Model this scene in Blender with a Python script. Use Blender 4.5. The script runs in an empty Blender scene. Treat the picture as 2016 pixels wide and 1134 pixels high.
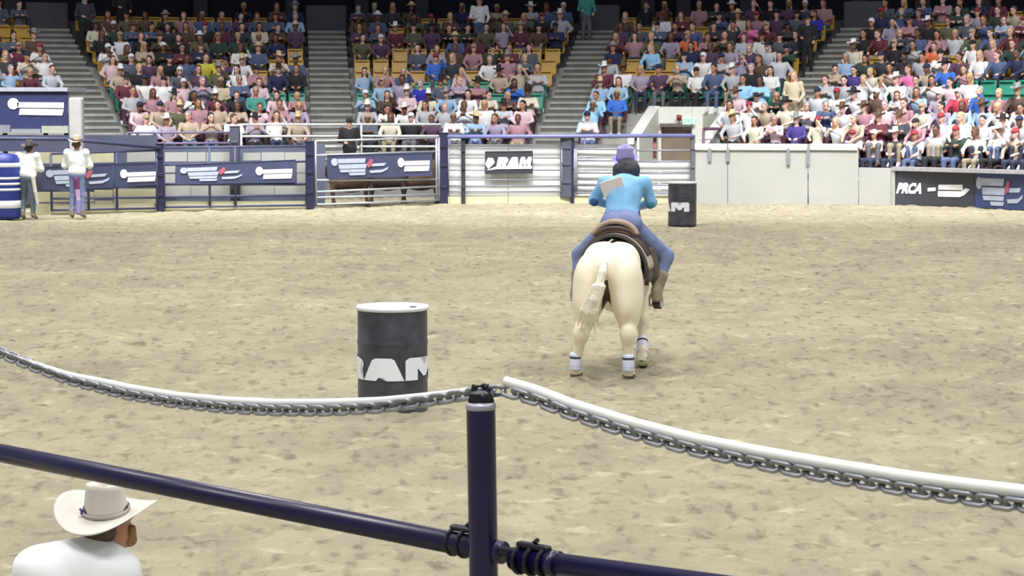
import bpy, bmesh, math, random
import numpy as np
from mathutils import Vector, Matrix
random.seed(7); RNG = np.random.RandomState(11)
S = bpy.context.scene; C = S.collection
PI = math.pi
# ------------------------------------------------------------------ camera
F = 4300.0; H = 2.53; HZ = 198.0
PITCH = math.atan((567-HZ)/F)
cam = bpy.data.cameras.new('camera'); cam_ob = bpy.data.objects.new('camera', cam); C.objects.link(cam_ob)
cam.sensor_width = 36; cam.lens = F/2016*36; cam.clip_start = .1; cam.clip_end = 400
cam_ob.location = (0, 0, H); cam_ob.rotation_euler = (PI/2-PITCH, 0, 0)
S.camera = cam_ob
cam.dof.use_dof = True; cam.dof.focus_distance = 11.0; cam.dof.aperture_fstop = 20.0
# ------------------------------------------------------------------ light
w = bpy.data.worlds.new('world'); S.world = w; w.use_nodes = True
w.node_tree.nodes['Background'].inputs[0].default_value = (.80, .84, 1, 1)
w.node_tree.nodes['Background'].inputs[1].default_value = .34
def area(x, y, z, size, power, spread=130, tx=None, ty=None):
    l = bpy.data.lights.new('arena_or_fill_light', 'AREA'); l.shape = 'SQUARE'; l.size = size; l.energy = power
    l.spread = math.radians(spread); l.color = (1, .985, .95)
    o = bpy.data.objects.new('arena_or_fill_light', l); C.objects.link(o); o.location = (x, y, z)
    d = Vector(((tx if tx is not None else x)-x, (ty if ty is not None else y)-y, -z))
    o.rotation_euler = d.to_track_quat('-Z', 'Y').to_euler()
for lx in (-11, 0, 11):
    for ly in (0, 13, 26, 38):
        area(lx, ly, 16, 4, 860, 126)
for lx in (-15, -7.5, 0, 7.5, 15):
    area(lx, 43, 15, 3, 600, 68, lx, 53.2)  # unseen lamps added to brighten the far wall and lower seating rows
for lx in (-11, 0, 11):
    area(lx, 47, 15, 4, 330, 84)  # unseen lamps added to lift the far dirt
vs = S.view_settings
vs.view_transform = 'Standard'; vs.look = 'None'; vs.gamma = 1; vs.use_curve_mapping = False
vs.exposure = 0.0
# ------------------------------------------------------------------ pixel helpers (photograph pixels to places)
cp, sp = math.cos(PITCH), math.sin(PITCH)
def ray(px, py):
    u = (px-1008)/F; v = (567-py)/F
    return Vector((u, cp+v*sp, -sp+v*cp))
def at(px, py, Y):
    r = ray(px, py); t = Y/r.y
    return Vector((r.x*t, Y, H+r.z*t))
def gp(px, py, z=0.0):
    r = ray(px, py); t = (z-H)/r.z
    return Vector((r.x*t, r.y*t, z))
def proj(p):
    d = Vector(p)-Vector((0, 0, H)); zc = d.y*cp-d.z*sp; up = d.y*sp+d.z*cp
    return 1008+F*d.x/zc, 567-F*up/zc
# ------------------------------------------------------------------ materials
def lin(c):
    return tuple(((v/255)/12.92 if v/255 <= .04045 else ((v/255+.055)/1.055)**2.4) for v in c)+(1,)
MATS = {}
def mat(name, col, rough=.7, metal=0, var=.12, scale=8, bump=0.0, bscale=60, emit=0, spec=.5):
    if name in MATS: return MATS[name]
    m = bpy.data.materials.new(name); m.use_nodes = True; MATS[name] = m
    nt = m.node_tree; b = nt.nodes['Principled BSDF']; c = lin(col)
    b.inputs['Roughness'].default_value = rough; b.inputs['Metallic'].default_value = metal
    b.inputs['Specular IOR Level'].default_value = spec
    if var > 0:
        tc = nt.nodes.new('ShaderNodeTexCoord'); n = nt.nodes.new('ShaderNodeTexNoise')
        n.inputs['Scale'].default_value = scale; n.inputs['Detail'].default_value = 4
        nt.links.new(tc.outputs['Object'], n.inputs['Vector'])
        r = nt.nodes.new('ShaderNodeValToRGB'); e = r.color_ramp.elements
        e[0].position = .3; e[1].position = .7
        e[0].color = tuple(v*(1-var) for v in c[:3])+(1,); e[1].color = tuple(min(1, v*(1+var)) for v in c[:3])+(1,)
        nt.links.new(n.outputs['Fac'], r.inputs[0]); nt.links.new(r.outputs[0], b.inputs['Base Color'])
    else: b.inputs['Base Color'].default_value = c
    if bump:
        tc = nt.nodes.new('ShaderNodeTexCoord'); n = nt.nodes.new('ShaderNodeTexNoise')
        n.inputs['Scale'].default_value = bscale; n.inputs['Detail'].default_value = 6
        nt.links.new(tc.outputs['Object'], n.inputs['Vector'])
        bp = nt.nodes.new('ShaderNodeBump'); bp.inputs['Strength'].default_value = bump; bp.inputs['Distance'].default_value = .02
        nt.links.new(n.outputs['Fac'], bp.inputs['Height']); nt.links.new(bp.outputs[0], b.inputs['Normal'])
    if emit:
        b.inputs['Emission Color'].default_value = c; b.inputs['Emission Strength'].default_value = emit
    return m
def dirt_material():
    m = bpy.data.materials.new('arena_dirt'); m.use_nodes = True; nt = m.node_tree; b = nt.nodes['Principled BSDF']
    b.inputs['Roughness'].default_value = .95; b.inputs['Specular IOR Level'].default_value = .1
    tc = nt.nodes.new('ShaderNodeTexCoord')
    def noise(s, d, st=(1, 1, 1)):
        mp = nt.nodes.new('ShaderNodeMapping'); mp.inputs['Scale'].default_value = st
        nt.links.new(tc.outputs['Object'], mp.inputs[0])
        n = nt.nodes.new('ShaderNodeTexNoise'); n.inputs['Scale'].default_value = s; n.inputs['Detail'].default_value = d
        nt.links.new(mp.outputs[0], n.inputs['Vector']); return n
    def ramp(n, a, ca, bb, cb):
        r = nt.nodes.new('ShaderNodeValToRGB'); e = r.color_ramp.elements
        e[0].position = a; e[1].position = bb; e[0].color = ca; e[1].color = cb
        nt.links.new(n.outputs['Fac'], r.inputs[0]); return r
    def mix(t, f, a, bb):
        x = nt.nodes.new('ShaderNodeMix'); x.data_type = 'RGBA'; x.blend_type = t; x.inputs[0].default_value = f
        nt.links.new(a, x.inputs[6]); nt.links.new(bb, x.inputs[7]); return x.outputs[2]
    base = ramp(noise(.35, 3), .35, lin((146, 140, 118)), .65, lin((159, 152, 129)))
    mid = ramp(noise(2.2, 5, (1, .6, 1)), .38, lin((150, 150, 150)), .62, lin((192, 192, 190)))
    spots = ramp(noise(8.5, 3, (1, .55, 1)), .27, lin((84, 80, 72)), .46, (1, 1, 1, 1))
    fleck = ramp(noise(6.5, 3, (.6, .75, 1)), .60, (0, 0, 0, 1), .72, lin((128, 124, 104)))
    c = mix('OVERLAY', .36, base.outputs[0], mid.outputs[0])
    c = mix('MULTIPLY', .45, c, spots.outputs[0])
    c = mix('ADD', .45, c, fleck.outputs[0])
    nt.links.new(c, b.inputs['Base Color'])
    n = noise(14, 8)
    bp = nt.nodes.new('ShaderNodeBump'); bp.inputs['Strength'].default_value = .8; bp.inputs['Distance'].default_value = .04
    nt.links.new(n.outputs['Fac'], bp.inputs['Height']); nt.links.new(bp.outputs[0], b.inputs['Normal'])
    return m
# ------------------------------------------------------------------ mesh helpers
class MB:
    def __init__(s): s.v = []; s.f = []; s.m = []
    def add(s, vs_, fs_, mi=0):
        n = len(s.v); s.v += [tuple(p) for p in vs_]; s.f += [tuple(i+n for i in f) for f in fs_]; s.m += [mi]*len(fs_); return s
    def box(s, c, d, rz=0, mi=0, M=None):
        x, y, z = d[0]/2, d[1]/2, d[2]/2; vv = []
        R = Matrix.Rotation(rz, 3, 'Z') if M is None else M
        for a in ((-x,-y,-z),(x,-y,-z),(x,y,-z),(-x,y,-z),(-x,-y,z),(x,-y,z),(x,y,z),(-x,y,z)):
            vv.append(R@Vector(a)+Vector(c))
        return s.add(vv, [(0,3,2,1),(4,5,6,7),(0,1,5,4),(1,2,6,5),(2,3,7,6),(3,0,4,7)], mi)
    def bbox(s, c, d, b=.01, rz=0, mi=0, M=None):     # chamfered box
        x, y, z = d[0]/2, d[1]/2, d[2]/2; b = min(b, x*.6, y*.6, z*.6)
        R = Matrix.Rotation(rz, 3, 'Z') if M is None else M; rings = []
        for zz, ins in ((-z, b), (-z+b, 0), (z-b, 0), (z, b)):
            X, Y = x-ins, y-ins; q = b
            rings.append([(-X+q,-Y,zz),(X-q,-Y,zz),(X,-Y+q,zz),(X,Y-q,zz),(X-q,Y,zz),(-X+q,Y,zz),(-X,Y-q,zz),(-X,-Y+q,zz)])
        vv = [R@Vector(p)+Vector(c) for r in rings for p in r]; ff = []
        for k in range(3):
            for i in range(8):
                j = (i+1) % 8; ff.append((k*8+i, k*8+j, k*8+8+j, k*8+8+i))
        ff.append(tuple(range(7, -1, -1))); ff.append(tuple(range(24, 32)))
        return s.add(vv, ff, mi)
    def tube(s, pts, r, n=10, mi=0, cap=True, closed=False):
        pts = [Vector(p) for p in pts]; N = len(pts); rr = r if isinstance(r, (list, tuple)) else [r]*N
        vv = []; up = None
        for i, p in enumerate(pts):
            a = pts[(i-1) % N] if (i > 0 or closed) else p; b = pts[(i+1) % N] if (i < N-1 or closed) else p
            t = (b-a).normalized()
            if up is None: up = Vector((0,0,1)) if abs(t.z) < .9 else Vector((1,0,0))
            e1 = t.cross(up).normalized(); e2 = e1.cross(t).normalized(); up = e2
            for k in range(n):
                an = 2*PI*k/n; vv.append(p+(e1*math.cos(an)+e2*math.sin(an))*rr[i])
        ff = []
        for i in range(N if closed else N-1):
            for k in range(n):
                k2 = (k+1) % n; i2 = (i+1) % N
                ff.append((i*n+k, i*n+k2, i2*n+k2, i2*n+k))
        if cap and not closed:
            ff.append(tuple(range(n-1, -1, -1))); ff.append(tuple((N-1)*n+k for k in range(n)))
        return s.add(vv, ff, mi)
    def lathe(s, prof, n=32, c=(0,0,0), mi=0):
        vv = []; ff = []
        for r, z in prof:
            for k in range(n):
                a = 2*PI*k/n; vv.append((c[0]+r*math.cos(a), c[1]+r*math.sin(a), c[2]+z))
        for i in range(len(prof)-1):
            for k in range(n):
                k2 = (k+1) % n; ff.append((i*n+k, i*n+k2, (i+1)*n+k2, (i+1)*n+k))
        return s.add(vv, ff, mi)
    def prism(s, poly, y0, y1, mi=0):                 # polygon in x,z extruded along y
        n = len(poly); vv = [(x, y0, z) for x, z in poly]+[(x, y1, z) for x, z in poly]
        ff = [tuple(range(n)), tuple(range(2*n-1, n-1, -1))]+[(i, n+i, n+(i+1) % n, (i+1) % n) for i in range(n)]
        return s.add(vv, ff, mi)
    def mesh(s, name, smooth=False):
        me = bpy.data.meshes.new(name); me.from_pydata(s.v, [], s.f); me.validate()
        if len(me.polygons) == len(s.m): me.polygons.foreach_set('material_index', s.m)
        bm = bmesh.new(); bm.from_mesh(me); bmesh.ops.recalc_face_normals(bm, faces=bm.faces); bm.to_mesh(me); bm.free()
        if smooth: me.polygons.foreach_set('use_smooth', [True]*len(me.polygons))
        return me
    def build(s, name, mats, parent=None, smooth=False, loc=None):
        me = s.mesh(name, smooth)
        for m in (mats if isinstance(mats, (list, tuple)) else [mats]): me.materials.append(m)
        if smooth == 'auto': pass
        return link(name, me, parent, loc)
def link(name, me, parent=None, loc=None):
    o = bpy.data.objects.new(name, me); C.objects.link(o)
    if parent is not None: o.parent = parent
    if loc is not None: o.location = loc
    return o
def tag(o, label=None, cat=None, group=None, kind=None):
    if label: o['label'] = label
    if cat: o['category'] = cat
    if group: o['group'] = group
    if kind: o['kind'] = kind
    return o
def empty(name, loc=(0,0,0), rz=0):
    o = bpy.data.objects.new(name, None); C.objects.link(o); o.location = loc; o.rotation_euler = (0,0,rz); o.empty_display_size = .1
    return o
def struct(name, mb, m, parent=None, smooth=False):
    o = mb.build(name, m, parent, smooth)
    if parent is None: o['kind'] = 'structure'
    return o
def wallbox(mb, p, q, z0, z1, th, mi=0, off=0):        # upright slab between two plan points
    p = Vector(p[:2]); q = Vector(q[:2]); d = q-p; L = d.length; n = Vector((-d.y, d.x))/L
    c = (p+q)/2+n*(th/2+off)
    return mb.box((c.x, c.y, (z0+z1)/2), (L, th, z1-z0), math.atan2(d.y, d.x), mi)
# ------------------------------------------------------------------ organic surfaces: blended rounded volumes meshed by surface nets
def cap(a, b, ra, rb, t=0, bias=0): return ('c', np.array(a, float), np.array(b, float), ra, rb, t, bias)
def ell(c, r, t=0, rot=None, bias=0):
    M = np.array(Matrix.Identity(3) if rot is None else (Matrix.Rotation(rot[2], 3, 'Z')@Matrix.Rotation(rot[1], 3, 'Y')@Matrix.Rotation(rot[0], 3, 'X')))
    return ('e', np.array(c, float), M, np.array(r, float), 0, t, bias)
def pdist(p, P):
    if p[0] == 'c':
        a, b = p[1], p[2]; ab = b-a; L = max(ab@ab, 1e-12)
        t = np.clip(((P-a)@ab)/L, 0, 1); d = P-a-t[..., None]*ab
        return np.sqrt((d*d).sum(-1))-(p[3]+(p[4]-p[3])*t)
    q = (P-p[1])@p[2]; r = p[3]
    k0 = np.sqrt(((q/r)**2).sum(-1)); k1 = np.sqrt(((q/(r*r))**2).sum(-1))+1e-9
    return k0*(k0-1)/k1
def surf(prims, h, k=.03, mrule=None, noise=None):
    lo = np.full(3, 1e9); hi = -lo; bbs = []
    for p in prims:
        if p[0] == 'c':
            R = max(p[3], p[4]); a = np.minimum(p[1], p[2])-R; b = np.maximum(p[1], p[2])+R
        else:
            R = np.sqrt(((p[2]*p[3])**2).sum(1)); a = p[1]-R; b = p[1]+R
        bbs.append((a, b)); lo = np.minimum(lo, a); hi = np.maximum(hi, b)
    lo = lo-2*h-k; hi = hi+2*h+k; n = np.ceil((hi-lo)/h).astype(int)+1
    D = np.full(n, 1e3)
    ax = [lo[i]+np.arange(n[i])*h for i in range(3)]
    for p, (a, b) in zip(prims, bbs):
        i0 = np.maximum(((a-k-2*h-lo)/h).astype(int), 0); i1 = np.minimum(((b+k+2*h-lo)/h).astype(int)+2, n)
        P = np.stack(np.meshgrid(*[ax[i][i0[i]:i1[i]] for i in range(3)], indexing='ij'), -1)
        d = pdist(p, P); s = D[i0[0]:i1[0], i0[1]:i1[1], i0[2]:i1[2]]
        hh = np.clip(.5+.5*(d-s)/k, 0, 1)
        D[i0[0]:i1[0], i0[1]:i1[1], i0[2]:i1[2]] = np.where(s > 100, d, d*(1-hh)+s*hh-k*hh*(1-hh))
    Sg = D < 0
    cnt = np.zeros(n-1, int); offs = [(i, j, l) for i in (0,1) for j in (0,1) for l in (0,1)]
    for o in offs: cnt += Sg[o[0]:n[0]-1+o[0], o[1]:n[1]-1+o[1], o[2]:n[2]-1+o[2]]
    cells = np.argwhere((cnt > 0) & (cnt < 8)); idx = -np.ones(n-1, int); idx[tuple(cells.T)] = np.arange(len(cells))
    acc = np.zeros((len(cells), 3)); w_ = np.zeros(len(cells))
    for a in offs:
        for d in range(3):
            if a[d]: continue
            b = list(a); b[d] = 1
            va = D[tuple((cells+a).T)]; vb = D[tuple((cells+b).T)]; cr = (va < 0) != (vb < 0)
            t = np.where(cr, va/np.where(cr, va-vb, 1), 0)
            pt = np.array(a, float)[None, :]+t[:, None]*(np.array(b)-np.array(a))[None, :]
            acc += pt*cr[:, None]; w_ += cr
    V = lo+(cells+acc/w_[:, None])*h
    faces = []
    for d in range(3):
        e1, e2 = [(1, 2), (2, 0), (0, 1)][d]
        sl0 = [slice(1, n[i]-1) for i in range(3)]; sl0[d] = slice(0, n[d]-1); sl1 = list(sl0); sl1[d] = slice(1, n[d])
        A = Sg[tuple(sl0)]; B = Sg[tuple(sl1)]; e = np.argwhere(A != B)
        st = np.array([1, 1, 1]); st[d] = 0; base = e+st; inside = A[tuple(e.T)]
        u = np.zeros(3, int); u[e1] = 1; v = np.zeros(3, int); v[e2] = 1
        q = [idx[tuple((base-x).T)] for x in (u+v, v, 0*u, u)]
        q = np.stack(q, 1); q[~inside] = q[~inside][:, ::-1]; faces.append(q)
    Fq = np.concatenate(faces)
    cen = V[Fq].mean(1)
    best = np.full(len(cen), 1e9); ti = np.zeros(len(cen), int)
    for p in prims:
        d = pdist(p, cen)+p[6]; m_ = d < best; best[m_] = d[m_]; ti[m_] = p[5]
    if mrule is not None: ti = mrule(cen, ti)
    # keep islands of the same tag clean
    if noise is not None: V = noise(V)
    return V, Fq, ti
def sj_mesh(name, parts, mats):
    vs_ = []; fs_ = []; ms = []; n = 0
    for V, Fq, ti in parts:
        vs_.append(V); fs_.append(np.asarray(Fq)+n); ms.append(ti); n += len(V)
    V = np.concatenate(vs_); Fq = np.concatenate(fs_); ti = np.concatenate(ms)
    me = bpy.data.meshes.new(name); me.vertices.add(len(V)); me.vertices.foreach_set('co', V.ravel())
    me.loops.add(len(Fq)*4); me.loops.foreach_set('vertex_index', Fq.ravel().astype(np.int32))
    me.polygons.add(len(Fq)); me.polygons.foreach_set('loop_start', np.arange(0, len(Fq)*4, 4)); 
    me.polygons.foreach_set('material_index', ti.astype(np.int32)); me.polygons.foreach_set('use_smooth', np.ones(len(Fq), bool))
    me.update(calc_edges=True); me.validate()
    for m in mats: me.materials.append(m)
    return me
def flesh(name, prims, h, mats, k=.03, parent=None, mrule=None, noise=None):
    return link(name, sj_mesh(name, [surf(prims, h, k, mrule, noise)], mats if isinstance(mats, (list, tuple)) else [mats]), parent)
def hand(wr, el, t=3, side=1, curl=.6, s=1.0, bias=0):
    # palm and five fingers continuing the forearm
    wr = np.array(wr, float); d = wr-np.array(el, float); d /= np.linalg.norm(d)
    up = np.array([0, 0, 1.]); x = np.cross(d, up); x = x/np.linalg.norm(x) if np.linalg.norm(x) > .1 else np.array([1., 0, 0]); nrm = np.cross(x, d)
    out = [cap(wr-d*.02, wr+d*.03*s, .026*s, .028*s, t, bias)]
    for i, (off, ln) in enumerate(((-.03, .062), (-.010, .074), (.011, .069), (.031, .054))):
        kn = wr+d*.085*s+x*off*s; out.append(cap(wr+d*.02*s+x*off*.6*s, kn, .015*s, .011*s, t, bias))
        m1 = kn+(d*math.cos(curl*.6)-nrm*math.sin(curl*.6))*ln*.5*s; m2 = m1+(d*math.cos(curl*1.5)-nrm*math.sin(curl*1.5))*ln*.5*s
        out += [cap(kn, m1, .0100*s, .0090*s, t, bias), cap(m1, m2, .0090*s, .0075*s, t, bias)]
    th = wr+d*.02*s-x*.028*s*side; t1 = th+(d*.7-x*.7*side-nrm*.2)*.04*s
    out += [cap(th, t1, .014*s, .011*s, t, bias), cap(t1, t1+(d*.9-x*.3*side-nrm*.4)*.034*s, .011*s, .009*s, t, bias)]
    return out
def head_prims(c, fwd=(0, -1, 0), s=1.0, t=3):
    c = np.array(c, float); f = np.array(fwd, float); f /= np.linalg.norm(f); r = np.cross(f, [0, 0, 1.]); r /= np.linalg.norm(r); u = np.cross(r, f)
    yaw = math.atan2(f[1], f[0])+PI/2
    P = lambda a, b, z: c+(r*a+f*b+u*z)*s
    out = [ell(c+u*.02*s-f*.008*s, (.075*s, .093*s, .095*s), t, (0, 0, yaw)), ell(P(0, .022, -.052), (.055*s, .060*s, .062*s), t, (0, 0, yaw)),
           cap(P(0, .088, .008), P(0, .108, -.022), .010*s, .014*s, t), cap(P(0, .075, -.088), P(0, .082, -.092), .02*s, .02*s, t),
           cap(P(-.022, .083, -.058), P(.022, .083, -.058), .009*s, .009*s, t), cap(P(-.045, .076, .034), P(.045, .076, .034), .010*s, .010*s, t)]
    for q in (-1, 1): out.append(ell(P(q*.079, -.005, -.01), (.012*s, .02*s, .032*s), t, (0, 0, yaw)))
    return out
def eyes(c, fwd=(0, -1, 0), s=1.0, ti=4):
    c = np.array(c, float); f = np.array(fwd, float); f /= np.linalg.norm(f); r = np.cross(f, [0, 0, 1.]); r /= np.linalg.norm(r); u = np.cross(r, f)
    out = []
    for a, b, z, sx, sz in ((-.032, .086, .010, .014, .009), (.032, .086, .010, .014, .009), (0, .090, -.060, .024, .005)):
        p = c+(r*a+f*b+u*z)*s; V = []
        for i in (-1, 1):
            for j in (-1, 1):
                for l in (-1, 1): V.append(p+(r*i*sx+f*j*.006+u*l*sz)*s*.9)
        Fq = [(0,1,3,2),(4,6,7,5),(0,4,5,1),(2,3,7,6),(0,2,6,4),(1,5,7,3)]
        out.append((np.array(V), np.array(Fq), np.full(6, ti)))
    return out
def hat_mb(a=.165, b=.20, ca=.078, cb=.098, ch=.115, curl=.05, n=40, th=.004, taper=.85, pinch=.022, droop=.012):
    # western hat: brim rolled up at the sides, creased crown; front towards -y
    prof = []
    for i in range(9): t = i/8; prof.append(('b', t))          # outer edge to crown foot
    for i in range(1, 8): t = i/7; prof.append(('c', t))       # crown wall
    for i in range(1, 7): t = i/6; prof.append(('t', t))       # crown top to its middle
    V = []; N = len(prof)
    for kind, t in prof:
        for k in range(n):
            an = 2*PI*k/n; c_, s_ = math.cos(an), math.sin(an)
            if kind == 'b':
                rx = a+(ca-a)*t; ry = b+(cb-b)*t; x, y = rx*c_, ry*s_; q = (1-t)
                z = curl*abs(c_)**2.2*q**1.6-droop*abs(s_)**2*q**1.5
            elif kind == 'c':
                g = 1-(1-taper)*t; x, y = ca*c_*g, cb*s_*g; z = ch*t+.012*t*abs(s_)-.0*t
                if s_ < 0: x *= 1-.28*t*(-s_)                    # pinched front
                if s_ > .0: z += .01*t*s_
            else:
                g = taper*(1-t); x, y = ca*c_*g, cb*s_*g
                if s_ < 0: x *= 1-.28*(-s_)
                z = ch+.012*abs(s_)*(1-t)+.010*math.sin(PI*min(1, t*1.6))*(abs(c_)) - pinch*math.exp(-(x/.018)**2)*min(1, t*2.5)-.006*t
            V.append((x, y, z))
    fs_ = []
    for i in range(N-1):
        for k in range(n):
            k2 = (k+1) % n; fs_.append((i*n+k, i*n+k2, (i+1)*n+k2, (i+1)*n+k))
    m = MB(); m.add(V, fs_)
    L = len(V); V2 = [(x*.975, y*.975, z-th) for x, y, z in V[:9*n]]; m.v += V2
    for i in range(8):
        for k in range(n):
            k2 = (k+1) % n; m.f.append((L+i*n+k2, L+i*n+k, L+(i+1)*n+k, L+(i+1)*n+k2)); m.m.append(0)
    for k in range(n):
        k2 = (k+1) % n; m.f.append((k2, k, L+k, L+k2)); m.m.append(0)
    return m
def band_mb(ca=.08, cb=.1, h=.018, n=32):
    m = MB(); m.lathe([(1, 0), (1.03, .002), (1.02, h), (.99, h)], n); m.v = [(x*ca, y*cb, z+.004) for x, y, z in m.v]; return m
GLYPH = {'R': [(0,0),(0,1),(.72,1),(.93,.9),(1,.72),(.97,.5),(.84,.38),(1,0),(.62,0),(.50,.28),(.40,.28),(.40,0)], 'A': [(0,0),(.24,.9),(.34,1),(.70,1),(.78,.92),(1,0),(.60,0),(.55,.15),(.42,.15),(.34,0)],
         'M': [(0,0),(0,.88),(.08,1),(.34,1),(.5,.66),(.66,1),(.92,1),(1,.88),(1,0),(.72,0),(.72,.52),(.56,.16),(.44,.16),(.28,.52),(.28,0)]}
def glyph_bm(ch, width, height):                  # heavy block capital as a flat face, centred
    bm = bmesh.new(); bm.faces.new([bm.verts.new(((x-.5)*width, 0, (z-.5)*height)) for x, z in GLYPH[ch]]); bmesh.ops.triangulate(bm, faces=bm.faces[:]); return bm
def text_mesh(txt, width, height, bold=.02, z_th=.004):
    cu = bpy.data.curves.new('lettering', 'FONT'); cu.body = txt; cu.size = 1; cu.offset = bold; cu.extrude = 0; cu.resolution_u = 3
    o = bpy.data.objects.new('lettering', cu); C.objects.link(o); dg = bpy.context.evaluated_depsgraph_get()
    me = bpy.data.meshes.new_from_object(o.evaluated_get(dg)); bpy.data.objects.remove(o)
    V = np.array([v.co[:] for v in me.vertices]); lo = V.min(0); hi = V.max(0)
    bm = bmesh.new(); bm.from_mesh(me); bpy.data.meshes.remove(me)
    for v in bm.verts:
        v.co = Vector(((v.co.x-lo[0])/(hi[0]-lo[0])*width-width/2, 0, (v.co.y-lo[1])/(hi[1]-lo[1])*height-height/2))
    return bm
# ------------------------------------------------------------------ dirt floor
def vnoise(x, y, s, seed):
    r = np.random.RandomState(seed); n = 256; g = r.rand(n, n)
    X = x*s; Y = y*s; i = np.floor(X).astype(int); j = np.floor(Y).astype(int); u = X-i; v = Y-j
    u = u*u*(3-2*u); v = v*v*(3-2*v)
    a = g[i % n, j % n]; b = g[(i+1) % n, j % n]; c = g[i % n, (j+1) % n]; d = g[(i+1) % n, (j+1) % n]
    return (a*(1-u)+b*u)*(1-v)+(c*(1-u)+d*u)*v-.5
def dirt_h(x, y):
    x2 = x*.92+y*.38; y2 = -x*.38+y*.92
    z = .05*vnoise(x, y, .45, 1)+.045*vnoise(x2, y2*1.3, 1.7, 2)
    c = vnoise(x2*.8, y2*1.35, 4.3, 3); z += .075*np.sign(c)*np.abs(c)**1.25
    c = vnoise(x2, y2*1.2, 9.5, 4); z += .062*c
    z += .030*vnoise(x, y, 21, 5)
    pits = np.clip(vnoise(x*.7+3, y, 3.1, 6)-.27, 0, 1); z -= .28*pits
    return z*.62-.012
def patch(x0, x1, y0, y1, st):
    nx = int((x1-x0)/st)+1; ny = int((y1-y0)/st)+1
    X, Y = np.meshgrid(np.linspace(x0, x1, nx), np.linspace(y0, y1, ny)); Z = dirt_h(X, Y)
    V = np.stack([X, Y, Z], -1).reshape(-1, 3); i = np.arange(nx*ny).reshape(ny, nx)
    Fq = np.stack([i[:-1, :-1], i[:-1, 1:], i[1:, 1:], i[1:, :-1]], -1).reshape(-1, 4)
    return V, Fq, np.zeros(len(Fq), int)
DIRT = dirt_material()
fl = link('floor', sj_mesh('floor', [patch(-5, 5.5, 10, 23, .034), patch(-5, -16, 10, 23, .12) if False else patch(-16, -5, 10, 23, .12), patch(5.5, 16, 10, 23, .12),
    patch(-16, 16, 23, 59, .085), patch(-16, 16, -4, 10, .1)], [DIRT])); fl['kind'] = 'structure'
def gz(x, y): return float(dirt_h(np.array(x, float), np.array(y, float)))
# ------------------------------------------------------------------ grandstand bowl
CX, CY, R0 = -2.6, 37.2, 21.0
TR, RI, Z0 = .80, .325, 1.2
def pol(phi, r, z=0): return Vector((CX+r*math.sin(phi), CY+r*math.cos(phi), z))
concrete = mat('pale_concrete', (160, 160, 154), .85, var=.15, scale=3)
conc_dk = mat('shaded_stair_concrete', (104, 106, 102), .85, var=.15, scale=3)  # darkened to stand in for shadow on the step risers
white_wall = mat('white_painted_wall', (164, 165, 162), .6, var=.04, scale=1.5)
cream = mat('cream_painted_board', (196, 192, 160), .6, var=.08, scale=2)
navy = mat('navy_paint', (36, 38, 68), .4, var=.15, scale=6)
navy_lt = mat('navy_banner_vinyl', (64, 69, 100), .55, var=.12, scale=1.2)
black_vinyl = mat('black_banner_vinyl', (52, 54, 62), .5, var=.1, scale=1.5)
print_white = mat('white_print', (238, 240, 246), .5, var=0)
print_soft = mat('pale_print', (176, 184, 206), .5, var=.1, scale=6)
print_red = mat('red_print', (168, 92, 110), .5, var=0)
galv = mat('galvanized_pipe', (176, 182, 190), .38, .55, var=.1, scale=5)
grey_pipe = mat('grey_painted_pipe', (132, 137, 148), .5, .2, var=.1, scale=5)
lav_pipe = mat('blue_grey_pipe', (112, 116, 165), .45, .1, var=.1, scale=5)
dark_wall = mat('dark_concourse_wall', (34, 34, 48), .8, var=.2, scale=.8)
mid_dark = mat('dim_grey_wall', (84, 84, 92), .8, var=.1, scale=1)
maroon = mat('maroon_panel', (112, 68, 92), .6, var=.12, scale=3)
def phi_at(px, r, z):
    lo, hi = math.radians(-60), math.radians(75)
    for _ in range(40):
        m_ = (lo+hi)/2
        if proj(pol(m_, r, z))[0] < px: lo = m_
        else: hi = m_
    return lo
AISLES = [phi_at(p, R0+4, 2.8) for p in (152, 649, 1137, 1606)]
AW = .57
def arc(mb, r0, r1, z0, z1, p0, p1, step=.035, mi=0):
    n = max(1, int((p1-p0)/step)); V = []; ff = []
    for i in range(n+1):
        p = p0+(p1-p0)*i/n
        V += [pol(p, r0, z0), pol(p, r1, z0), pol(p, r1, z1), pol(p, r0, z1)]
    for i in range(n):
        for k in range(4):
            k2 = (k+1) % 4; ff.append((i*4+k, i*4+k2, i*4+4+k2, i*4+4+k))
    ff += [(3, 2, 1, 0), (n*4, n*4+1, n*4+2, n*4+3)]
    return mb.add(V, ff, mi)
PH0, PH1 = math.radians(-42), math.radians(62)
VOM0, VOM1 = phi_at(1256, R0+.4, 1.6), phi_at(1392, R0+.4, 1.6)
NR = 12
stand = empty('grandstand_wall', (0, 0, 0)); stand['kind'] = 'structure'; stand['label'] = 'curved concrete seating tiers behind the arena fence'
for k in range(-2, NR):
    r = R0+TR*k+(.70 if k == -2 else 0); z = Z0+RI*k
    spans = [(PH0, PH1)]
    if k < 3: spans = [(PH0, VOM0), (VOM1, PH1)]
    if k == -2: spans = [(VOM1+.03, PH1)]
    for a, b in spans:
        m = MB(); arc(m, r, R0+TR*(k+1)+.03, z-RI-.12, z, a, b)
        m.build('tier', concrete if k < 8 else mid_dark, stand)
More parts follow.
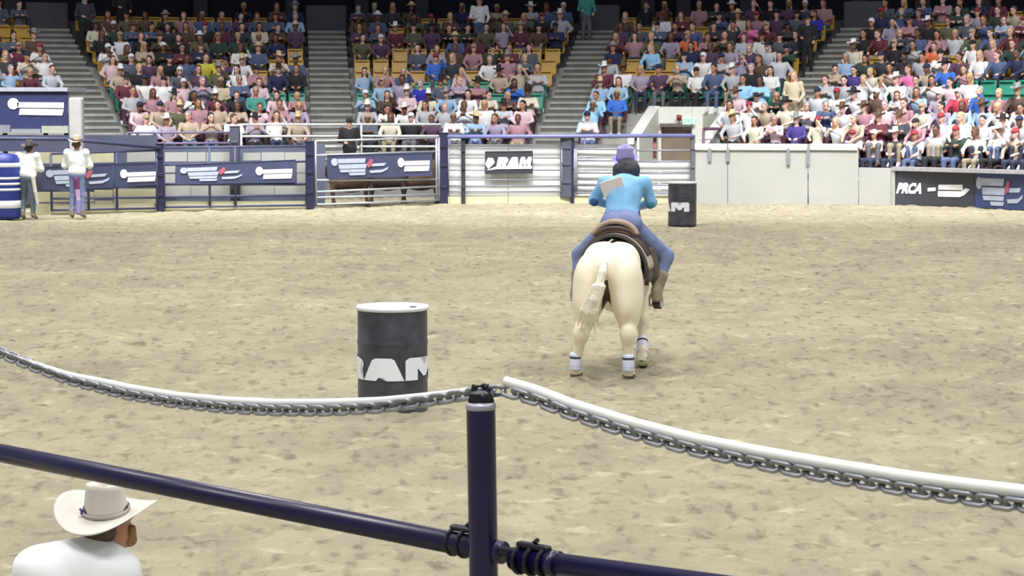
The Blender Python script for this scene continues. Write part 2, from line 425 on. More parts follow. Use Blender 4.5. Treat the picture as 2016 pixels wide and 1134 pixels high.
# staircases up the aisles: two steps for each seating row
for ai, pa in enumerate(AISLES):
    st = empty('staircase_wall', (0, 0, 0)); st['kind'] = 'structure'; st['label'] = 'concrete aisle stairs between seating sections'
    for j in range(4 if ai == 3 else -2, 2*(NR-1)-1):
        r = R0+TR*j/2; z = Z0+RI*(j+1)/2
        m = MB(); dp = AW/r; c = pol(pa, r+.2, z-.14)
        m.bbox(c, (AW*2, .42, .30), .012, -pa); m.build('step', conc_dk, st)
        n_ = MB(); n_.box(pol(pa, r-.012, z-.03), (AW*1.98, .03, .072), -pa)
        n_.build('lit_nosing', concrete, st)  # pale strip made tall to imitate the lit part of each riser
    wz = Z0+RI*(NR-2)+.1
    m = MB(); m.bbox(pol(pa, R0+TR*(NR-1.4), wz+.42), (AW*2.15, .18, .85), .03, -pa)
    o = m.build('parapet_wall', mid_dark); o['kind'] = 'structure'
# concourse wall behind, columns, unseen roof slab added to darken the upper rows
m = MB(); arc(m, R0+TR*NR+1.6, R0+TR*NR+2, 3.5, 9.5, PH0, PH1); struct('wall_back', m, dark_wall)
m = MB(); arc(m, R0+TR*NR, R0+TR*NR+1.7, 4.4, 4.9, PH0, PH1); struct('concourse_floor', m, mid_dark)
m = MB(); arc(m, R0+6.5, R0+TR*NR+2.2, 8.2, 8.5, PH0, PH1); struct('shading_roof', m, dark_wall)
for i, px in enumerate((22, 395, 575, 712, 830, 1275, 1345, 1470, 1690, 1815, 1935)):
    p = phi_at(px, R0+TR*NR+1.3, 5.5); m = MB(); m.bbox(pol(p, R0+TR*NR+1.45, 6.6), (.45, .3, 3.4), .03, -p)
    struct('trim_%d' % (i+1), m, mid_dark)
# lit doorway high above the second stairs
p = phi_at(1153, R0+TR*NR+1.2, 5.5)
d = empty('door_1', pol(p, R0+TR*NR+1.55, 4.9), -p); d['kind'] = 'structure'
m = MB(); m.box((0, 0, 1.1), (.34, .05, 2.2)); m.build('lit_pane', mat('lit_doorway', (196, 226, 226), .5, var=0, emit=.55), d)
for q in (-.21, .21):
    m = MB(); m.bbox((q, -.02, 1.1), (.07, .1, 2.3), .01); m.build('door_jamb', mid_dark, d)
# ------------------------------------------------------------------ vomitory in the front of the stand
vo = empty('vomitory_wall', (0, 0, 0)); vo['kind'] = 'structure'; vo['label'] = 'white tunnel entrance with sloping side walls cut in the seating'
def side_wall(f, bk, z0f, z0b, th, name, mt):
    f = Vector(f[:2]); bk = Vector(bk[:2]); d = (bk-f).normalized(); n = Vector((-d.y, d.x))*th/2; V = []
    for s_ in (-1, 1):
        V += [(f+n*s_).to_3d(), (bk+n*s_).to_3d(), (bk+n*s_).to_3d()+Vector((0, 0, z0b)), (f+n*s_).to_3d()+Vector((0, 0, z0f))]
    m = MB(); m.add(V, [(0,1,2,3),(7,6,5,4),(0,4,5,1),(1,5,6,2),(2,6,7,3),(3,7,4,0)]); m.build(name, mt, vo)
Lf, Lb = at(1247, 272, 56.6), at(1288, 210, 59.6); Rf, Rb = at(1378, 290, 56.6), at(1441, 207, 59.4)
vw = mat('tunnel_white', (226, 227, 220), .6, var=.04); side_wall(Lf, Lb, Lf.z, Lb.z+.02, .3, 'side_panel', vw); side_wall(Rf, Rb, Rf.z, Rb.z+.02, .3, 'side_panel', vw)
dl, dr = at(1301, 250, 59.6), at(1362, 250, 59.5); dtop = at(1330, 248, 59.5).z; ztop = at(1350, 210, 59.5).z
m = MB(); wallbox(m, Lb, dl, 0, ztop, .2, off=-.2); wallbox(m, dr, Rb, 0, ztop, .2, off=-.2); wallbox(m, dl, dr, dtop, ztop, .2, off=-.2); m.build('end_panel', vw, vo)
m = MB(); wallbox(m, dl, dr, 0, dtop, .08, off=-.08); m.build('door', mat('brown_door', (132, 118, 104), .6, var=.15, scale=2), vo)
m = MB(); wallbox(m, at(1299, 250, 59.5), at(1364, 250, 59.4), dtop-.02, dtop+.07, .1, off=-.25); m.build('lintel', mat('door_lintel', (110, 102, 98), .6), vo)
ex = empty('exit_sign', at(1356, 238, 59.18)); tag(ex, 'small green lit exit sign above the brown tunnel door', 'sign')
m = MB(); m.bbox((0, 0, 0), (.34, .05, .2), .01); m.build('housing', mat('exit_sign_face', (206, 240, 222), .5, var=0, emit=.35), ex)
bm = text_mesh('EXIT', .26, .12, .02); me = bpy.data.meshes.new('lettering'); bm.to_mesh(me); bm.free(); me.materials.append(mat('exit_green', (120, 205, 165), .5, var=0, emit=.3))
link('lettering', me, ex, (0, -.03, 0))
al = empty('fire_alarm', at(1337, 232, 59.18)); tag(al, 'small red fire alarm beside the green exit sign', 'alarm')
m = MB(); m.bbox((0, 0, 0), (.14, .06, .16), .015); m.build('body', mat('alarm_red', (150, 62, 62), .5, var=0), al)
m = MB(); m.lathe([(.001, .0), (.05, .01), (.045, .03), (.02, .04), (.001, .042)], 16); o = m.build('horn', mat('alarm_horn', (120, 40, 44), .4, var=0), al); o.rotation_euler = (PI/2, 0, 0); o.location = (0, -.03, 0)
# ------------------------------------------------------------------ fence line
FPT = [(-90, 430), (95, 424), (315, 415.5), (610, 411), (873, 402.5), (1127, 400), (1365, 400.5), (1760, 403.4), (1900, 408.2), (2016, 414), (2160, 421)]
def fy(px):
    for (a, ya), (b, yb) in zip(FPT, FPT[1:]):
        if px <= b: break
    y = ya+(yb-ya)*(px-a)/(b-a)
    return gp(px, y).y
def fpt(px, py, off=0): return at(px, py, fy(px)+off)
def slab_corners(x0, t0, b0, x1, t1, b1, off=0, Y0=None, Y1=None):
    Y0 = (fy(x0) if Y0 is None else Y0)+off; Y1 = (fy(x1) if Y1 is None else Y1)+off
    return at(x0, t0, Y0), at(x0, b0, Y0), at(x1, t1, Y1), at(x1, b1, Y1)
def slab(mb, cor, th=.04, mi=0, d0=0):
    TL, BL, TRr, BR = cor; e = (BR-BL); n = Vector((-e.y, e.x, 0)).normalized()
    fr = [p+n*d0 for p in (BL, BR, TRr, TL)]; bk = [p+n*(d0+th) for p in (BL, BR, TRr, TL)]
    mb.add(fr+bk, [(0,1,2,3),(7,6,5,4),(0,4,5,1),(1,5,6,2),(2,6,7,3),(3,7,4,0)], mi); return mb
def sub(cor, u0, u1, v0, v1, sh=0):
    TL, BL, TRr, BR = cor
    def q(u, v): return (TL*(1-u)+TRr*u)*(1-v)+(BL*(1-u)+BR*u)*v
    return q(u0+sh, v0), q(u0, v1), q(u1+sh, v0), q(u1, v1)
def blob(mb, cor, u, v, ru, rv, d0=-.02, th=.012, n=14, mi=0):
    TL, BL, TRr, BR = cor; e = BR-BL; nn = Vector((-e.y, e.x, 0)).normalized(); V = []
    for s_ in (d0, d0+th):
        for k in range(n):
            a = 2*PI*k/n; uu = u+ru*math.cos(a); vv_ = v+rv*math.sin(a)
            V.append((TL*(1-uu)+TRr*uu)*(1-vv_)+(BL*(1-uu)+BR*uu)*vv_+nn*s_)
    mb.add(V, [tuple(range(n)), tuple(range(2*n-1, n-1, -1))]+[(i, n+i, n+(i+1) % n, (i+1) % n) for i in range(n)], mi)
def poly_on(mb, cor, pts, d0=-.02, th=.012, mi=0):
    TL, BL, TRr, BR = cor; e = BR-BL; nn = Vector((-e.y, e.x, 0)).normalized(); n = len(pts)
    V = [(TL*(1-u)+TRr*u)*(1-v)+(BL*(1-u)+BR*u)*v+nn*s_ for s_ in (d0, d0+th) for u, v in pts]
    mb.add(V, [tuple(range(n)), tuple(range(2*n-1, n-1, -1))]+[(i, n+i, n+(i+1) % n, (i+1) % n) for i in range(n)], mi)
def logo_mark(cor, u0, u1, v0, v1, parent, m=None):        # round emblem with two lines of solid white print
    mb = MB(); w_ = u1-u0; h_ = v1-v0
    blob(mb, cor, u0+w_*.10, v0+h_*.32, w_*.10, h_*.36)
    poly_on(mb, cor, [(u0+w_*.17, v0+h_*.22), (u1, v0+h_*.22), (u1, v0+h_*.55), (u0+w_*.17, v0+h_*.55)])
    poly_on(mb, cor, [(u0+w_*.22, v0+h_*.62), (u1, v0+h_*.62), (u1-w_*.03, v1), (u0+w_*.20, v1)])
    return mb.build('printed_mark', m or print_white, parent)
def script_mark(cor, u0, u1, v0, v1, parent):               # large stacked wordmark with a swoosh and a red flash
    w_ = u1-u0; h_ = v1-v0; mb = MB(); U = lambda a: u0+w_*a; Vv = lambda a: v0+h_*a
    blob(mb, cor, U(.06), Vv(.22), w_*.06, h_*.22)
    for a, b, c, d, sh in ((.09, .60, .04, .30, 0), (.12, .62, .36, .62, 0), (.14, .60, .66, .82, 0), (.30, .60, .86, 1.0, 0)):
        poly_on(mb, cor, [(U(a), Vv(c)), (U(b), Vv(c)), (U(b-.02), Vv(d)), (U(a+.02), Vv(d))])
    poly_on(mb, cor, [(U(.72), Vv(.36)), (U(.96), Vv(.34)), (U(.92), Vv(.50)), (U(.70), Vv(.52))])
    poly_on(mb, cor, [(U(.66), Vv(.76)), (U(.90), Vv(.72)), (U(1.0), Vv(.58)), (U(.98), Vv(.72)), (U(.88), Vv(.88)), (U(.68), Vv(.90))])
    mb.build('printed_mark', print_soft, parent)
    mb = MB(); poly_on(mb, cor, [(U(.61), Vv(.40)), (U(.68), Vv(.08)), (U(.73), Vv(.14)), (U(.70), Vv(.46)), (U(.64), Vv(.60))], -.026)
    mb.build('red_flash', print_red, parent)
def banner(cor, label, m, name='banner', th=.02, cat='banner', grp=None):
    mb = MB(); slab(mb, cor, th); o = mb.build(name, m); tag(o, label, cat, grp)
    for v0, v1 in ((0, .035), (.965, 1)): hem = MB(); slab(hem, sub(cor, 0, 1, v0, v1), .012, d0=-.012); hem.build('hem', m, o)
    return o
def ram_word(cor, u0, u1, v0, v1, parent, txt='RAM', m=None, bold=.05, shear=0):
    bm = text_mesh(txt, 1, 1, bold); TL, BL, TRr, BR = cor; e = BR-BL; nn = Vector((-e.y, e.x, 0)).normalized()
    for v in bm.verts:
        u = u0+(u1-u0)*(v.co.x+.5)+shear*v.co.z; vv_ = v1-(v1-v0)*(v.co.z+.5)
        v.co = (TL*(1-u)+TRr*u)*(1-vv_)+(BL*(1-u)+BR*u)*vv_-nn*.018
    me = bpy.data.meshes.new('lettering'); bm.to_mesh(me); bm.free(); me.materials.append(m or print_white)
    return link('lettering', me, parent)
# --- posts
def post(px, yt, yb, wpx, m, label, off=0, name='fence_post', cat='post', depth=None):
    Y = fy(px)+off; t = at(px, yt, Y); b = at(px, yb, Y); b.z = min(b.z, 0) if yb > 390 else b.z
    wd = wpx/F*Y; o = empty(name, (t.x, t.y, b.z)); tag(o, label, cat)
    mb = MB(); mb.bbox((0, 0, (t.z-b.z)/2), (wd, depth or wd, t.z-b.z), .012); mb.build('shaft', m, o)
    mb = MB(); mb.bbox((0, 0, t.z-b.z+.012), (wd*1.12, (depth or wd)*1.12, .03), .008); mb.build('post_cap', m, o)
    for q in (.25, .55, .82): mb = MB(); mb.bbox((0, -(depth or wd)/2-.012, (t.z-b.z)*q), (wd*.8, .03, .07), .006); mb.build('bracket', m, o)
    return o
post(610, 280, 411, 15, navy, 'thick navy post beside the stairs, between two vinyl banners')
post(873, 263, 402, 17, navy, 'thickest navy post, where bright rails end and white planks begin')
post(1114, 269, 388, 22, mat('dark_slate_paint', (72, 76, 92), .5), 'wide dark slate post right of the small black banner', off=.1)
post(1127, 272, 403, 7, navy, 'slim navy post against the wide slate post', name='gate_post')
post(315, 284, 417, 14, navy, 'navy post between the two marked banners near the cowboys')
post(462, 250, 398, 18, mat('dark_slate_paint', (72, 76, 92), .5), 'dark slate post behind the middle of the long banner', off=.35)
post(912, 274, 398, 8, mat('black_iron', (44, 48, 54), .5), 'thin black iron post in front of white planks', name='gate_post')
post(1251, 268, 328, 5, grey_pipe, 'short grey upright left of the tunnel door', name='rail_post', off=.1)
post(1364, 268, 402, 9, mat('dark_grey_paint', (92, 94, 104), .5), 'grey upright where the rails meet the white wall', name='gate_post')
def rails(x0, x1, ys, m, label, r=.024, off=-.02, name='pipe_gate', grp=None, ups=(), mpost=None, cat='gate'):
    ys = [(y if isinstance(y, tuple) else (y, y)) for y in ys]
    a = fpt(x0, ys[0][0], off); b = fpt(x1, ys[0][1], off)
    o = empty(name, ((a.x+b.x)/2, (a.y+b.y)/2, 0)); tag(o, label, cat, grp); L = Vector(o.location)
    def bar(p, q, rr, nm): mb = MB(); mb.tube([p-L, q-L], rr, 10); mb.build(nm, m if nm == 'rail' else (mpost or m), o, smooth=True)
    for yl, yr in ys: bar(fpt(x0, yl, off), fpt(x1, yr, off), r, 'rail')
    for u in [0, 1]+list(ups):
        px = x0+(x1-x0)*u; yt = ys[0][0]*(1-u)+ys[0][1]*u; yb = ys[-1][0]*(1-u)+ys[-1][1]*u
        p = fpt(px, yt, off); q = fpt(px, yb, off)
        bar(p, Vector((p.x, p.y, q.z)), r*1.1, 'upright')
    return o
rails(621, 864, [(278, 271), (306, 298), (355, 353), (378, 367), (389, 383), (403, 394)], galv, 'bright metal gate carrying a navy banner with cattle behind', r=.026, ups=(.98,))
rails(883, 1106, [(291, 291), (311, 311), (335, 335), (354, 354), (366, 366), (377, 377)], grey_pipe, 'grey pipe gate with small black banner on it', r=.017)
rails(1131, 1249, [(293, 294), (316, 316), (340, 340), (363, 363), (380, 380)], grey_pipe, 'grey pipe gate behind the rider', r=.026, ups=(.03,))
rails(1252, 1362, [(268, 268), (296, 296), (318, 318), (341, 341), (364, 364), (381, 381)], grey_pipe, 'grey pipe gate in front of the tunnel door', r=.024, mpost=mat('dark_grey_paint', (92, 94, 104), .5))
rails(625, 1365, [(268, 266)], lav_pipe, 'long blue-grey top pipe along the arena fence', r=.045, off=-.09, name='top_rail', cat='rail') if False else None
mb = MB(); mb.tube([fpt(880, 269, -.08), fpt(1127, 268, -.08), fpt(1365, 267, -.08)], .05, 12); tag(mb.build('top_rail', lav_pipe, smooth=True), 'thick blue-grey top pipe above the white planks', 'rail')
mb = MB(); mb.tube([fpt(-90, 272, -.06), fpt(130, 274, -.06), fpt(315, 291, -.06)], .04, 12); tag(mb.build('top_rail', navy_lt, smooth=True), 'navy top pipe behind the two standing cowboys', 'rail')
rails(322, 603, [(291, 288), (325, 318), (362, 362), (388, 384), (408, 404)], navy_lt, 'navy pipe fence panel carrying the longest banner', r=.026, ups=(.32, .5), name='pipe_fence')
rails(100, 308, [(303, 296), (324, 320), (366, 366), (391, 389), (414, 410)], navy_lt, 'navy pipe fence panel behind the cowboys', r=.026, ups=(.35, .62), name='pipe_fence')
q_ = fpt(1289, 312, .05); mb = MB(); mb.tube([(0, 0, 0), (0, 0, .52)], .045, 12); o = mb.build('red_post', mat('faded_red_paint', (150, 92, 98), .5), None, True, q_); tag(o, 'short faded red post in front of the tunnel wall', 'post')
# --- banners hung on the fence
c = slab_corners(347, 324, 363, 582, 314, 359, -.10); b = banner(c, 'longest navy banner left of the thick post, two white marks', navy_lt)
script_mark(c, .03, .55, .16, .86, b); logo_mark(c, .66, .97, .28, .82, b)
c = slab_corners(645, 305, 352, 851, 300, 346, -.10); b = banner(c, 'navy banner on the bright metal gate, above the cattle', navy_lt)
script_mark(c, .03, .57, .15, .88, b); logo_mark(c, .66, .97, .22, .78, b)
c = slab_corners(955, 298, 343, 1049, 297, 342, -.10); b = banner(c, 'small black banner with white lettering on white planks', black_vinyl)
for ch_q, u_q, w_q in (('R', .25, .22), ('A', .46, .26), ('M', .72, .24)):
    mb = MB(); poly_on(mb, c, [(u_q+x*w_q+(z-.5)*.05, .74-.48*z) for x, z in GLYPH[ch_q]]); mb.build('lettering', print_white, b)
mb = MB(); poly_on(mb, c, [(.0, .55), (.06, .28), (.16, .30), (.2, .5), (.14, .62), (.06, .78)]); poly_on(mb, c, [(.02, .84), (.24, .66), (.98, .66), (.98, .78), (.24, .78)]); mb.build('printed_mark', print_white, b)
c = slab_corners(226, 322, 368, 309, 320, 364, -.10); b = banner(c, 'short navy banner with white emblem right of the cowboys', navy_lt); logo_mark(c, .12, .96, .28, .82, b)
c = slab_corners(84, 328, 374, 222, 322, 369, -.10); b = banner(c, 'navy banner partly hidden behind the cowboy with chaps', navy_lt); script_mark(c, .04, .95, .15, .9, b)
# --- planked white wall behind the right gates, cream kick boards
plank_w = mat('white_plank_paint', (206, 207, 208), .6, var=.05, scale=2)
wl = empty('plank_wall', (0, 0, 0)); wl['kind'] = 'structure'; wl['label'] = 'wall of white horizontal planks behind the gates'
YA = [283, 291, 311, 335, 354, 366, 377, 386]; YB = [283, 293, 316, 339, 361, 374, 380, 386]
for x0, x1, i0 in ((884, 1000, 0), (1001, 1118, 0), (1119, 1250, 0), (1251, 1365, 2)):
    YS = YB if x0 > 1120 else YA
    for i in range(i0, 7):
        mb = MB(); slab(mb, slab_corners(x0, YS[i]+1, YS[i+1]-1, x1, YS[i]+1, YS[i+1]-1, .12), .05); mb.build('plank', plank_w, wl)
kb = empty('kick_wall', (0, 0, 0)); kb['kind'] = 'structure'; kb['label'] = 'cream kick boards along the foot of the fence'
for x0, t0, b0, x1, t1, b1 in ((100, 405, 424, 308, 400, 416), (322, 396, 416, 460, 396, 414), (461, 396, 414, 603, 395, 412), (876, 387, 404, 1000, 386, 402), (1001, 386, 403, 1126, 386, 401), (1128, 386, 401, 1250, 386, 401), (1251, 386, 401, 1365, 386, 402)):
    mb = MB(); slab(mb, slab_corners(x0, t0, b0+2, x1, t1, b1+2, .04), .06); mb.build('plank', cream, kb)
# --- cream and white panels of the pens behind the left fence
pen = empty('pen_wall', (0, 0, 0)); pen['kind'] = 'structure'; pen['label'] = 'cream boarded pen side seen through the left fence rails'
PEN = [(70, 124, 300, 322), (180, 224, 300, 322), (252, 308, 297, 320), (320, 368, 300, 318), (370, 405, 300, 318), (407, 452, 300, 318), (478, 513, 301, 316), (515, 560, 300, 318), (561, 602, 300, 318),
       (70, 140, 378, 398), (142, 185, 378, 398), (188, 222, 374, 392), (226, 308, 372, 390), (322, 375, 366, 386), (376, 452, 366, 386), (474, 540, 366, 386), (541, 602, 366, 386),
       (70, 186, 401, 422), (188, 222, 395, 408), (226, 308, 392, 404), (320, 345, 324, 340), (322, 345, 343, 362), (585, 602, 320, 340), (585, 602, 342, 362)]
for x0, x1, t, b_ in PEN:
    mb = MB(); slab(mb, slab_corners(x0, t, b_, x1, t-(.5 if x0 > 200 else 0), b_-.5, .55), .05); mb.build('plank', cream if (x0 < 230 or t > 390) else white_wall, pen)
mb = MB(); slab(mb, slab_corners(60, 266, 400, 310, 266, 400, .9), .1); slab(mb, slab_corners(310, 288, 400, 640, 285, 400, .9), .1); mb.build('back_panel', mat('slate_blue_board', (84, 88, 112), .7, var=.15, scale=1.5), pen)
# --- white arena wall and board adverts on the right
rw = empty('wall_right', (0, 0, 0)); rw['kind'] = 'structure'; rw['label'] = 'white arena wall right of the tunnel'
for x0, x1, t in ((1367, 1432, 294), (1433, 1590, 294), (1592, 1690, 296), (1691, 1759, 330)):
    mb = MB(); slab(mb, slab_corners(x0, t, 405, x1, t+(1 if x1 > 1690 else 0), 406, 0), .2); mb.build('panel', white_wall, rw)
for x0, x1 in ((1367, 1431), (1434, 1589), (1595, 1688)):
    mb = MB(); slab(mb, slab_corners(x0, 283, 295, x1, 284, 296, -.05), .35); mb.build('coping', mat('wall_coping', (200, 203, 200), .6, var=.04), rw)
for x in (1397, 1433, 1552, 1591):
    mb = MB(); slab(mb, slab_corners(x-3, 292, 325 if x > 1500 else 318, x+3, 292, 325 if x > 1500 else 318, -.06), .07); mb.build('bracket', grey_pipe, rw)
a, b2 = fpt(1370, 283, .1), fpt(1692, 283, .1)
mb = MB(); m_ = MB(); arc(m_, R0-.98, R0+.02, .7, a.z-.03, phi_at(1395, R0-1, 1.3), phi_at(1640, R0-1, 1.3)); m_.build('ledge', concrete, rw)
mb = MB(); slab(mb, slab_corners(1756, 331, 406, 1762, 331, 406, -.04), .25); mb.build('end_post', white_wall, rw)
c1 = slab_corners(1763, 336, 404, 1918, 338, 408.5, 0); c2 = slab_corners(1919, 338, 408.5, 2018, 341, 413.5, 0); c3 = slab_corners(2019, 341, 413.5, 2160, 346, 422, 0)
b = banner(c1, 'charcoal advertising board with white PRCA lettering on arena wall', mat('charcoal_board', (66, 68, 78), .5, var=.08, scale=1), 'advertising_board', .16, 'board')
ram_word(c1, .03, .36, .34, .66, b, 'PRCA', bold=.07, shear=.04)
mb = MB(); poly_on(mb, c1, [(.42, .48), (.52, .46), (.52, .56), (.42, .58)]); poly_on(mb, c1, [(.56, .38), (.86, .37), (.86, .52), (.555, .52)]); poly_on(mb, c1, [(.55, .56), (.84, .55), (.9, .46), (.95, .5), (.88, .66), (.82, .72), (.55, .72)]); mb.build('printed_mark', print_white, b)
b = banner(c2, 'navy advertising board with pale script, right of the charcoal one', mat('navy_board', (62, 74, 118), .5, var=.12, scale=1), 'advertising_board', .16, 'board'); script_mark(c2, .05, 1.25, .14, .92, b) if False else script_mark(c2, .04, .97, .14, .92, b)
b = banner(c3, 'navy advertising board at the far right end of the arena wall', MATS['navy_board'], 'advertising_board', .16, 'board'); logo_mark(c3, .1, .9, .3, .7, b)
mb = MB(); slab(mb, slab_corners(1755, 328, 336, 2160, 340, 347, -.04), .3); mb.build('coping', mat('grey_coping', (164, 163, 168), .6), rw)
# --- railings in front of the stand
def stand_rail(px0, px1, zs, r, m, label, rad=R0-1.75, name='stand_railing', up=None, rr=.028):
    p0, p1 = phi_at(px0, rad, 1.6), phi_at(px1, rad, 1.6); o = empty(name, pol((p0+p1)/2, rad, 0)); tag(o, label, 'railing'); L = Vector(o.location); n = max(2, int((p1-p0)/.05))
    for z in zs:
        mb = MB(); mb.tube([pol(p0+(p1-p0)*i/n, rad, z)-L for i in range(n+1)], rr, 8); mb.build('rail', m, o, smooth=True)
    for i in range(0, n+1, up or 3):
        p = pol(p0+(p1-p0)*i/n, rad, 0)-L; mb = MB(); mb.tube([p, p+Vector((0, 0, max(zs)))], rr*.9, 8); mb.build('upright', m, o, smooth=True)
    return o
stand_rail(475, 868, (1.92, 1.62, 1.35), .03, mat('white_painted_pipe', (205, 207, 210), .4, .1, var=.05), 'white pipe railing in front of the lowest seats beside the stairs', rr=.03)
stand_rail(884, 1240, (1.62,), .03, mat('purple_grey_pipe', (122, 112, 146), .5), 'purple-grey railing in front of the seats behind white planks')
stand_rail(250, 468, (1.72, 1.45), .03, mat('purple_grey_pipe', (122, 112, 146), .5), 'purple-grey railing in front of the seats behind the longest banner')
stand_rail(1385, 2100, (1.80, ), .03, mat('plum_pipe', (120, 88, 112), .5), 'plum-coloured railing running across the seats above the white wall', rad=R0+.05, rr=.04)
# front wall of the stand behind pens
m = MB(); arc(m, R0-.95, R0-.8, 0, .95, PH0, VOM0); struct('wall_front', m, mat('stand_front_paint', (118, 116, 118), .7, var=.15, scale=2))
# --- announcer platform on the far left
Yp = 50.8
pf = empty('announcer_platform', at(60, 300, Yp)); tag(pf, 'navy elevated platform with a white-marked sign at the left edge', 'platform'); L = Vector(pf.location)
def sh(cor): return tuple(p-L for p in cor)
c = sh(slab_corners(-70, 180, 256, 133, 180, 262, Y0=Yp, Y1=Yp)); mb = MB(); slab(mb, c, .06); mb.build('sign_board', mat('navy_sign', (44, 50, 92), .5, var=.1), pf)
logo_mark(c, .42, .965, .18, .58, pf)
c = sh(slab_corners(-70, 172, 180, 134, 172, 180, Y0=Yp, Y1=Yp)); mb = MB(); slab(mb, c, 2.2, d0=-.06); mb.build('deck_edge', mat('deck_trim', (156, 158, 172), .5), pf)
for x0, x1, t, b_, m_ in ((-70, 20, 246, 260, grey_pipe), (22, 80, 254, 262, galv), (82, 134, 248, 262, mat('sage_box', (160, 166, 152), .7)), (-70, 250, 266, 298, navy_lt)):
    c = sh(slab_corners(x0, t, b_, x1, t, b_, Y0=Yp-.05, Y1=Yp-.05)); mb = MB(); slab(mb, c, .3); mb.build('fascia', m_, pf)
for x in (-60, 10, 90, 131):
    a = at(x, 262, Yp+.2)-L; mb = MB(); mb.bbox((a.x, a.y, (a.z-L.z)/2), (.1, .1, a.z+L.z), .01); mb.build('post', navy, pf)
    a = at(x, 262, Yp+1.6)-L; mb = MB(); mb.bbox((a.x, a.y, (a.z-L.z)/2), (.1, .1, a.z+L.z), .01); mb.build('post', navy, pf)
cl = at(150, 192, 49.6); mb = MB(); mb.bbox((cl.x, cl.y, cl.z/2), (.30, .30, cl.z), .03); o = mb.build('concrete_pillar', mat('pale_pillar', (176, 174, 176), .7, var=.06)); o['kind'] = 'structure'
# ------------------------------------------------------------------ barrels
def barrel(loc, rz, label, letters_span, name='racing_barrel', hh=.88, R=.29):
    o = empty(name, loc, rz); tag(o, label, 'barrel')
    ribs = [(R*.97, 0), (R, .02), (R*.995, .04)]
    for z in (.30, .585): ribs += [(R*.99, (z-.03)*hh/.88), (R*1.0, (z-.012)*hh/.88), (R*1.012, z*hh/.88), (R*1.0, (z+.012)*hh/.88), (R*.99, (z+.03)*hh/.88)]
    ribs += [(R*.99, hh-.04), (R, hh-.02)]
    mb = MB(); mb.lathe([(.001, 0)]+ribs, 64); mb.build('drum', mat('barrel_charcoal', (66, 68, 78), .42, var=.42, scale=6), o, smooth=True)
    mb = MB(); mb.lathe([(R, hh-.03), (R*1.03, hh-.028), (R*1.035, hh-.008), (R*1.02, hh+.004), (R*.96, hh+.002), (R*.94, hh-.012), (.001, hh-.01)], 64); mb.build('lid', mat('barrel_lid_white', (225, 227, 232), .35, var=.03), o, smooth=True)
    mb = MB(); mb.lathe([(.001, 0), (.028, 0), (.028, .012), (.001, .014)], 16, (.17, -.02, hh-.012)); mb.build('bung', grey_pipe, o)
    # wrapped lettering
    for word, a0, a1, zc, ht in letters_span:
        bm = glyph_bm(word, R*(a1-a0), ht)
        for s_ in range(-24, 25):
            x = R*(a1-a0)/2*s_/24.5
            g = bmesh.ops.bisect_plane(bm, geom=bm.verts[:]+bm.edges[:]+bm.faces[:], plane_co=(x, 0, 0), plane_no=(1, 0, 0))
        for v in bm.verts:
            a = (a0+a1)/2+v.co.x/R; rr = R*1.016
            v.co = Vector((rr*math.sin(a), -rr*math.cos(a), zc+v.co.z))
        me = bpy.data.meshes.new('lettering'); bm.to_mesh(me); bm.free(); me.materials.append(print_white); link('lettering', me, o)
    return o
b1 = gp(773.5, 803); b1.y += .0
D2R = math.radians
barrel((b1.x, b1.y, gz(b1.x, b1.y)-.01), .05, 'nearer charcoal racing barrel, white-lidded, behind the sagging chain', [('R', D2R(-122), D2R(-53), .385, .185), ('A', D2R(-52), D2R(19), .385, .185), ('M', D2R(21), D2R(104), .385, .185)])
b2_ = gp(1343, 444.5); barrel((b2_.x, b2_.y, gz(b2_.x, b2_.y)-.01), -.10, 'far charcoal racing barrel in front of the white wall', [('R', D2R(-192), D2R(-123), .385, .185), ('A', D2R(-122), D2R(-51), .385, .185), ('M', D2R(-49), D2R(30), .385, .185)])
# clown barrel at the left edge
cb = gp(8, 432); o = empty('padded_barrel', (cb.x, cb.y, 0)); tag(o, 'blue padded barrel with white stripes at the left edge', 'barrel')
mb = MB(); mb.lathe([(.001, 0), (.33, .02), (.36, .1), (.36, 1.2), (.33, 1.38), (.001, 1.42)], 40); mb.build('padding', mat('royal_blue_vinyl', (44, 58, 140), .45, var=.2, scale=3), o, smooth=True)
for z, h_ in ((.25, .16), (.62, .05), (.74, .05), (.86, .05), (1.12, .09)):
    mb = MB(); mb.lathe([(.362, z), (.37, z+.01), (.37, z+h_-.01), (.362, z+h_)], 40); mb.build('white_stripe', print_white, o, smooth=True)
# ------------------------------------------------------------------ near fence: post, pipes, chain, hose
P0 = Vector((-.035, 4.5, 0)); DR = Vector((.755, -.68, 0)).normalized()
def fz(px, py):          # a point on the near fence plane that the photograph shows at px, py
    r = ray(px, py); n = Vector((-DR.y, DR.x, 0)); t = (n.dot(P0))/(n.dot(r)); return Vector((0, 0, H))+r*t
navy_pipe = mat('navy_gloss_pipe', (12, 7, 54), .33, .0, var=.1, scale=14, spec=.6)
steel = mat('worn_steel', (158, 160, 164), .42, .7, var=.25, scale=20)
steel_dk = mat('dark_hardware', (46, 46, 54), .4, .6, var=.3, scale=30)
nf = empty('fence_post', (P0.x, P0.y, 0)); tag(nf, 'tall navy pipe post nearest the camera with steel cap and chain across', 'post')
nf.rotation_euler = (0, -math.radians(.9), 0)
ph = 1.905; rp = .0302
mb = MB(); mb.lathe([(rp, -.4), (rp, ph-.012)], 40); mb.build('pipe', navy_pipe, nf, smooth=True)
mb = MB(); mb.lathe([(rp*1.0, ph-.014), (rp*1.05, ph-.012), (rp*1.05, ph-.004), (rp*.95, ph), (.001, ph+.002)], 40); mb.build('post_cap', mat('bare_cap', (168, 168, 178), .4, .4, var=.1), nf, smooth=True)
mb = MB()
